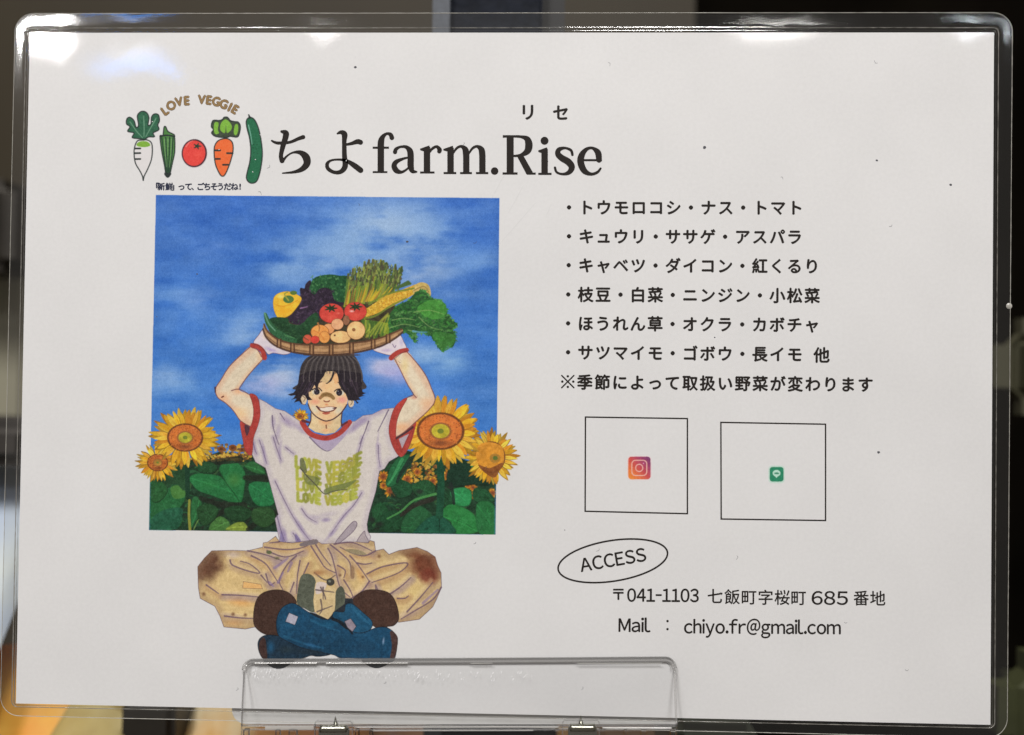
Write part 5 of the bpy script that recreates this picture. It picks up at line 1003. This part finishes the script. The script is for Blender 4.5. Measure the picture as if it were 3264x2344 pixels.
# front plate: grid between px outline, leaning out towards the bottom
def plate(name, outer, mat, n_=24, off=0.0):
    v_ = []; f_ = []
    for j in range(n_+1):
        t = j/n_; py = 2099+(2311-2099)*t
        # rounded upper corners
        ins = 0
        if py < 2125: d = (2125-py)/26.0; ins = 26*(1-math.sqrt(max(0, 1-d*d)))
        xl = 778-10*t+ins; xr = 2152+6*t-ins
        for i in range(n_+1):
            s = i/n_; v_.append(at(xl+(xr-xl)*s, py-4*s*(1-t), wz(py)+off))
    for j in range(n_):
        for i in range(n_): a = j*(n_+1)+i; f_.append((a, a+n_+1, a+n_+2, a+1))
    return mesh(name, v_, f_, None, mat, smooth=True)
kid(plate('front_plate', None, M_ACR), stand)
def strip(name, pts, halfw, thick, mat, root=stand, closed=False):
    """bar of rectangular section along photo points (x, y, w)"""
    v_ = []; f_ = []; P_ = [at(*p)*1000 for p in pts]; n_ = len(P_)
    for i, p in enumerate(P_):
        t = (P_[min(i+1, n_-1)]-P_[max(i-1, 0)]).normalized(); nn = Vector((0, -1, 0)); sd = t.cross(nn).normalized()
        h = halfw
        for a, b in ((-.55, 1), (.55, 1), (1, .5), (1, -1), (-1, -1), (-1, .5)): v_.append((p+sd*h*a+nn*thick*b)/1000)
    for i in range(n_-1):
        for k in range(6): a = i*6; b = a+6; k2 = (k+1) % 6; f_.append((a+k, a+k2, b+k2, b+k))
    f_.append(tuple(range(5, -1, -1))); f_.append(tuple((n_-1)*6+k for k in range(6)))
    return kid(mesh(name, v_, f_, None, mat), root)
arc = lambda cx, cy, r, a0, a1, n_=7: [(cx+r*math.cos(math.radians(a0+(a1-a0)*i/(n_-1))), cy+r*math.sin(math.radians(a0+(a1-a0)*i/(n_-1)))) for i in range(n_)]
path = [(771, 2310), (774, 2240), (778, 2170)]+arc(806, 2135, 27, 180, 270)+[(1100, 2107), (1460, 2106), (1800, 2104), (2100, 2102)]+arc(2122, 2129, 27, 270, 360)+[(2152, 2200), (2156, 2308)]
top = [p for p in path if p[1] < 2140]
strip('front_rim', [(x, y, wz(y)) for x, y in top], .72, .5, M_SIDE)
strip('side_rim', [(x, y, wz(y)) for x, y in [(771, 2310), (773, 2240), (776, 2190), (778, 2141)]], .17, .5, M_RIM)
strip('side_rim', [(x, y, wz(y)) for x, y in [(2152, 2136), (2152, 2200), (2154, 2250), (2156, 2308)]], .3, .5, M_SIDE)
# frosted plate behind the foot of the card
def slab(name, pts, w0, w1, mat, root=stand):
    n_ = len(pts); v_ = [at(x, y, w0) for x, y in pts]; d = [at(x, y, w0) for x, y in pts]
    v_ += [p+Vector((0, (w1-w0)/1000, 0)) for p in d]; f_ = [tuple(range(n_-1, -1, -1)), tuple(range(n_, 2*n_))]+[(i, (i+1) % n_, n_+(i+1) % n_, n_+i) for i in range(n_)]
    o = mesh(name, v_, f_, None, mat)
    bm = bmesh.new(); bm.from_mesh(o.data); bmesh.ops.recalc_face_normals(bm, faces=bm.faces); bm.to_mesh(o.data); bm.free()
    return kid(o, root)
slab('back_plate', [(740, 2120), (2158, 2120), (2158, 2309), (800, 2309)]+arc(786, 2262, 47, 90, 180, 6), 1.6, 3.2, M_FROST)
# bottom rail with its ribs
slab('rail', [(768, 2312), (2158, 2312), (2158, 2316), (768, 2316)], -8.9, -8.2, M_RIM)
slab('rail', [(768, 2319), (2158, 2319), (2158, 2328), (768, 2328)], -10.4, -9.2, M_ACR)
slab('rail', [(768, 2331), (2158, 2331), (2158, 2400), (768, 2400)], -9.5, -8.2, M_ACR)
for x0, x1 in ((775, 790), (878, 890), (920, 944), (1132, 1142), (1178, 1186), (1770, 1782), (1912, 1932), (1990, 2000), (2044, 2062), (2138, 2154)):
    slab('rib', [(x0, 2329), (x1, 2329), (x1+1, 2410), (x0-1, 2410)], -11.5, -9.7, M_GL)
def rr(x0, y0, x1, y1, r):
    return arc(x0+r, y0+r, r, 180, 270, 6)+arc(x1-r, y0+r, r, 270, 360, 6)+[(x1, y1), (x0, y1)]
for x0, x1, yt, cx0, cx1, tip in ((1003, 1124, 2297, 1015, 1111, (1069, 2282)), (1792, 1911, 2294, 1811, 1903, (1851, 2280))):
    tab = slab('clip_tab', rr(x0, yt, x1, 2400, 8), -13.5, -12.4, M_ACR)
    for pts in ([(x0, 2400), (x0+1, yt+10), (x0+7, yt+2), (x1-7, yt+2), (x1-1, yt+10), (x1, 2400)],): strip('tab_rim', [(x, y, -13.6) for x, y in pts], .18, .3, M_SIDE)
    clip = slab('steel_clip', rr(cx0, yt+18, cx1, 2400, 16), -12.2, -11.2, M_MET)
    # rolled top of the clip
    v_ = []; f_ = []; nn = 10; n2 = 12
    for i in range(nn+1):
        s = i/nn; x = cx0+6+(cx1-cx0-12)*s
        for k in range(n2):
            a = 2*math.pi*k/n2; q = at(x, yt+26, -13.2); v_.append(q+Vector((0, math.cos(a)*.0011, math.sin(a)*.0011)))
    for i in range(nn):
        for k in range(n2): a = i*n2; k2 = (k+1) % n2; f_.append((a+k, a+k2, a+n2+k2, a+n2+k))
    f_.append(tuple(range(n2))[::-1]); f_.append(tuple(nn*n2+k for k in range(n2)))
    kid(mesh('clip_roll', v_, f_, None, M_MET, smooth=True), stand)
    # needle point
    b = at(tip[0]+1, yt+24, -12.8); t = at(tip[0], tip[1], -12.8); v_ = [t]; f_ = []
    for h, rr_ in ((.35, .35), (.36, .42), (1.0, .95)):
        c = t.lerp(b, h)
        for k in range(12): a = 2*math.pi*k/12; v_.append(c+Vector((math.cos(a)*rr_/1000, math.sin(a)*rr_/1000, 0)))
    for k in range(12): f_.append((0, 1+k, 1+(k+1) % 12))
    for j in range(2):
        for k in range(12): a = 1+j*12; k2 = (k+1) % 12; f_.append((a+k, a+12+k, a+12+k2, a+k2))
    kid(mesh('needle', v_, f_, None, M_MET, smooth=True), stand)

# pale strokes painted as lamp glints along the curve of the front plate
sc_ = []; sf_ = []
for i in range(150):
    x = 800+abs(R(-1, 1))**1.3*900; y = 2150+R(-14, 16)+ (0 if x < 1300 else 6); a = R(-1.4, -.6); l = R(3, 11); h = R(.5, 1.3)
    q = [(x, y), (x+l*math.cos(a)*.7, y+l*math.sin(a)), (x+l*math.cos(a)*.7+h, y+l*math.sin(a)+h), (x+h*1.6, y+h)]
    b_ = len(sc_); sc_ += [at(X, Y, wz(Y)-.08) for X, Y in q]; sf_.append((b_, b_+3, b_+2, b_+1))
M_GLSTROKE = clear('plate_glint', tint=(.95, .95, .95), rough=.25, haze=.55, hazecol=(.95, .95, .97), bump=False, refl=3)
o = mesh('glint_strokes', sc_, sf_, None, M_GLSTROKE); o['kind'] = 'stuff'; kid(o, stand)
M_GLINT = clear('pale_glint', tint=(.9, .9, .9), rough=.2, haze=.4, hazecol=(.95, .94, .9), bump=False, refl=4)  # pale haze for strips painted as bright highlights on rim and rail
for x0, x1 in ((812, 1010), (1040, 1300), (1500, 1570), (1840, 2110)): strip('glint_strip', [(x0, 2115, wz(2115)-.5), (x1, 2114.5, wz(2114)-.5)], .16 if x0 < 1100 else .09, .1, M_GLINT)
strip('glint_strip', [(845, 2322, -10.6), (1000, 2321, -10.6)], .5, .1, M_GLINT); strip('glint_strip', [(1130, 2319, -10.6), (1780, 2318, -10.6)], .14, .1, M_GLINT); strip('glint_strip', [(1920, 2321, -10.6), (2140, 2322, -10.6)], .2, .1, M_GLINT); strip('glint_strip', [(790, 2315, -10.6), (1000, 2315, -10.6)], .1, .1, M_GLINT); strip('glint_strip', [(1180, 2330, -10.6), (1700, 2329, -10.6)], .12, .1, M_GLINT)

# ------------------------------------------------------------------ what shows round the card: shop fittings and packets, out of focus
def bx(name, x0, y0, x1, y1, w0, depth, mat, root=None, rad=0.0):
    a = at(x0, y0, w0); b = at(x1, y1, w0); d = depth/1000
    v_ = [Vector((X, Y, Z)) for X in (a.x, b.x) for Y in (a.y, a.y+d) for Z in (b.z, a.z)]
    f_ = [(0, 1, 3, 2), (4, 6, 7, 5), (0, 4, 5, 1), (2, 3, 7, 6), (0, 2, 6, 4), (1, 5, 7, 3)]
    o = mesh(name, v_, f_, None, mat)
    bm = bmesh.new(); bm.from_mesh(o.data); bmesh.ops.recalc_face_normals(bm, faces=bm.faces)
    if rad: bmesh.ops.bevel(bm, geom=bm.edges[:], offset=rad/1000, segments=3, affect='EDGES')
    bm.to_mesh(o.data); bm.free()
    if root: kid(o, root)
    return o
def pack(name, cx, cy, wx, hy, w, col, col2, label, cat_, rot=0.0, group=None, thick=16, scale=26):
    """pillow packet: a body with crimped seals"""
    mt = plain(name+'_foil', col, .42, .25, noise=1, nscale=scale, col2=col2, bump=.3)
    c = at(cx, cy, w); s = (CAM[2]*-1+w)/279/10.39*1.0
    W_, H_ = wx*s/1000, hy*s/1000; root = empty(name, c+Vector((0, 0, -H_/2)), label, cat_, group)
    v_ = []; f_ = []; n_ = 18
    def P2(u, v): x, z = u*W_/2, v*H_/2; zz = x*math.sin(rot)+z*math.cos(rot); return Vector((x*math.cos(rot)-z*math.sin(rot), zz*.8, zz))
    for sgn in (-1, 1):
        for j in range(n_+1):
            for i in range(n_+1):
                u, v = -1+2*i/n_, -1+2*j/n_; h = thick/2*(max(0, 1-u**4)**.5)*(max(0, 1-abs(v)**3)**.6); h += .7*math.sin(u*9+v*5)*(1-u*u)*(1-v*v)
                v_.append(c+P2(u, v*.88)+Vector((0, sgn*h/1000, 0)))
    m_ = (n_+1)**2
    for q in range(2):
        for j in range(n_):
            for i in range(n_): a = q*m_+j*(n_+1)+i; f_.append((a, a+1, a+n_+2, a+n_+1) if q == 0 else (a, a+n_+1, a+n_+2, a+1))
    kid(mesh('body', v_, f_, None, mt, smooth=True), root)
    for sg in (-1, 1):
        v_ = []; f_ = []
        for i in range(41):
            u = -1+2*i/40; y = .0006*(1 if i % 2 else -1)
            v_ += [c+P2(u, sg*.87)+Vector((0, y, 0)), c+P2(u, sg*1.0)+Vector((0, y, 0))]
        for i in range(40): f_.append((2*i, 2*i+2, 2*i+3, 2*i+1))
        kid(mesh('seal', v_, f_, None, mt), root)
    return root
OLV = plain('olive_board', rgba((42, 35, 21)), .6, .3, noise=.25, nscale=6)
wall = bx('wall', -2600, -1400, 1745, 3600, 420, 12, OLV); tag(wall, kind='structure')
wall2 = bx('wall', 1745, -1400, 6400, 3600, 640, 12, plain('dark_board', (.0028, .0023, .0017, 1), .9, 0.0, noise=.9, nscale=9)); tag(wall2, kind='structure')
fl = mesh('floor', [W3(-900, 560, -300), W3(1200, 560, -300), W3(1200, 560, 900), W3(-900, 560, 900)], [(0, 1, 2, 3)], None, plain('counter_top', rgba((70, 62, 50)), .5)); tag(fl, kind='structure')
# dark display post behind the card
post = empty('display_post', at(1545, 3000, 70), 'dark blue-black hammered metal display post rising behind the top edge of the notice', 'post')
bx('column', 1392, -500, 1695, 3000, 70, 22, plain('hammered_steel', rgba((19, 22, 29)), .6, .1, noise=.6, nscale=260, bump=.5), post, 1.0)
bx('slot_channel', 1696, -500, 1768, 3000, 78, 14, plain('black_channel', rgba((12, 11, 12)), .6), post)
bx('edge_trim', 1386, -500, 1396, 3000, 66, 4, plain('worn_edge', rgba((56, 60, 66)), .5, noise=.6, nscale=500), post)
ol2 = bx('shelf_panel', 1769, -500, 2190, 3000, 300, 10, OLV); tag(ol2, 'olive brown panel seen at the top between the post and the dark corner', 'panel')
# left edge, from the top down
o = bx('dark_box', -500, 560, 20, 860, 260, 60, plain('dark_carton', rgba((40, 36, 30)), .6, noise=.6, nscale=30), None, 8); tag(o, 'dark blurred carton beside the upper left edge of the notice', 'box')
o = bx('display_board', -700, 700, 75, 1345, 330, 12, plain('grey_olive', rgba((120, 116, 98)), .5, noise=.3, nscale=12), None, 4); tag(o, 'greyish olive panel beside the middle left edge of the notice', 'panel')
o = bx('black_box', -420, 1335, 90, 1490, 110, 50, plain('black_carton', rgba((38, 34, 30)), .6, noise=.4, nscale=30), None, 6); tag(o, 'small black box above the pale bag on the left', 'box')
pack('white_bag', -110, 1800, 440, 760, 130, (.70, .74, .66, 1), (.50, .58, .70, 1), 'shiny white and pale blue bag at the lower left edge of the notice', 'bag', thick=24, scale=16)
G = 'yellow and orange snack packets below the notice'
Y1, Y2 = (.50, .24, .05, 1), (.66, .50, .20, 1)
pack('snack_packet', 70, 2330, 420, 480, 120, (.66, .24, .03, 1), (.70, .42, .08, 1), 'orange snack packet in the lower left corner', 'packet', .12, G)
pack('snack_packet', 250, 2420, 260, 330, 100, (.42, .32, .12, 1), (.60, .50, .22, 1), 'dull mustard packet second from the left corner', 'packet', -.35, G, scale=30)
pack('snack_packet', 690, 2390, 250, 400, 115, (.74, .34, .03, 1), (.80, .70, .45, 1), 'yellow packet with a white corner just left of the holder', 'packet', -.1, G, scale=34)
pack('snack_packet', 980, 2460, 380, 420, 110, (.5, .20, .07, 1), (.50, .28, .09, 1), 'brown orange packet seen through the left part of the holder rail', 'packet', .05, G)
pack('snack_packet', 1330, 2450, 330, 420, 130, (.40, .22, .12, 1), (.2, .2, .26, 1), 'brown and navy packet seen through the middle of the rail', 'packet', .0, G, scale=40)
pack('snack_packet', 1690, 2460, 360, 430, 120, (.42, .20, .09, 1), (.52, .30, .08, 1), 'tan packet between the middle and the right clip', 'packet', .04, G)
pack('snack_packet', 2040, 2450, 300, 420, 120, (.24, .14, .08, 1), (.30, .20, .11, 1), 'dark brown packet seen through the right end of the rail', 'packet', 0, G)
o = bx('dark_bin', 380, 2240, 545, 2700, 100, 60, plain('bin_black', rgba((34, 30, 24)), .5, noise=.5), None, 3); tag(o, 'narrow black bin between two yellow packets', 'bin')
o = bx('grey_tray', 2150, 2316, 2420, 2700, 60, 60, plain('tray_grey', rgba((66, 70, 60)), .4, noise=.3, nscale=20), None, 4); tag(o, 'grey green tray right of the holder', 'tray')
# right edge
o = bx('grey_post', 3190, 1010, 3700, 1330, 190, 20, plain('right_olive', rgba((60, 58, 42)), .5, noise=.3, nscale=12), None, 14); tag(o, 'grey olive board beside the right edge of the notice', 'board')
o = bx('dark_jar', 3236, 2120, 3500, 2500, 110, 40, plain('jar_green', rgba((48, 50, 30)), .4, noise=.6, nscale=40), None, 14); tag(o, 'dark green jar at the lower right corner', 'jar')

# two added glowing shapes behind the camera, cut to draw reflections in the film
def far_glow(name, pts, dist, col, label, cat_):
    mt, nt = newmat(name+'_light'); out = N(nt, 'ShaderNodeOutputMaterial'); e = N(nt, 'ShaderNodeEmission'); e.inputs[0].default_value = (*col, 1); nt.links.new(e.outputs[0], out.inputs[0])
    q = [mirror_pos(40+x*.3792, 40+y*.3792, dist) for x, y in pts]; n_ = len(q); b_ = [p+Vector((0, -.03, 0)) for p in q]
    t = tessellate_polygon([[Vector((p.x, p.z, 0)) for p in q]])
    f_ = [tuple(x) for x in t]+[tuple(n_+i for i in x[::-1]) for x in t]+[(i, (i+1) % n_, n_+(i+1) % n_, n_+i) for i in range(n_)]
    o = mesh(name, q+b_, f_, None, mt); tag(o, label, cat_); return o
far_glow('blue_glow_shape', [(640, 470), (700, 430), (860, 395), (1000, 370), (1100, 350), (1260, 375), (1300, 420), (1370, 450), (1340, 480), (1270, 480), (1230, 430), (1100, 420), (950, 440), (820, 450), (740, 480), (650, 485)], 1.3, (.0, 3.6, 13), 'added unseen blue glowing shape, cut to draw the streak reflected at the upper left of the notice', 'sign')
far_glow('white_glow_shape', [(826, 402), (860, 372), (868, 318), (912, 314), (980, 324), (1015, 300), (1080, 286), (1165, 312), (1112, 322), (1085, 348), (1040, 364), (1006, 334), (970, 340), (890, 332), (882, 372), (850, 404)], 1.3, (9, 8.8, 8.6), 'added unseen white glowing shape, cut to draw the thin reflection just above the blue one', 'glow shape')
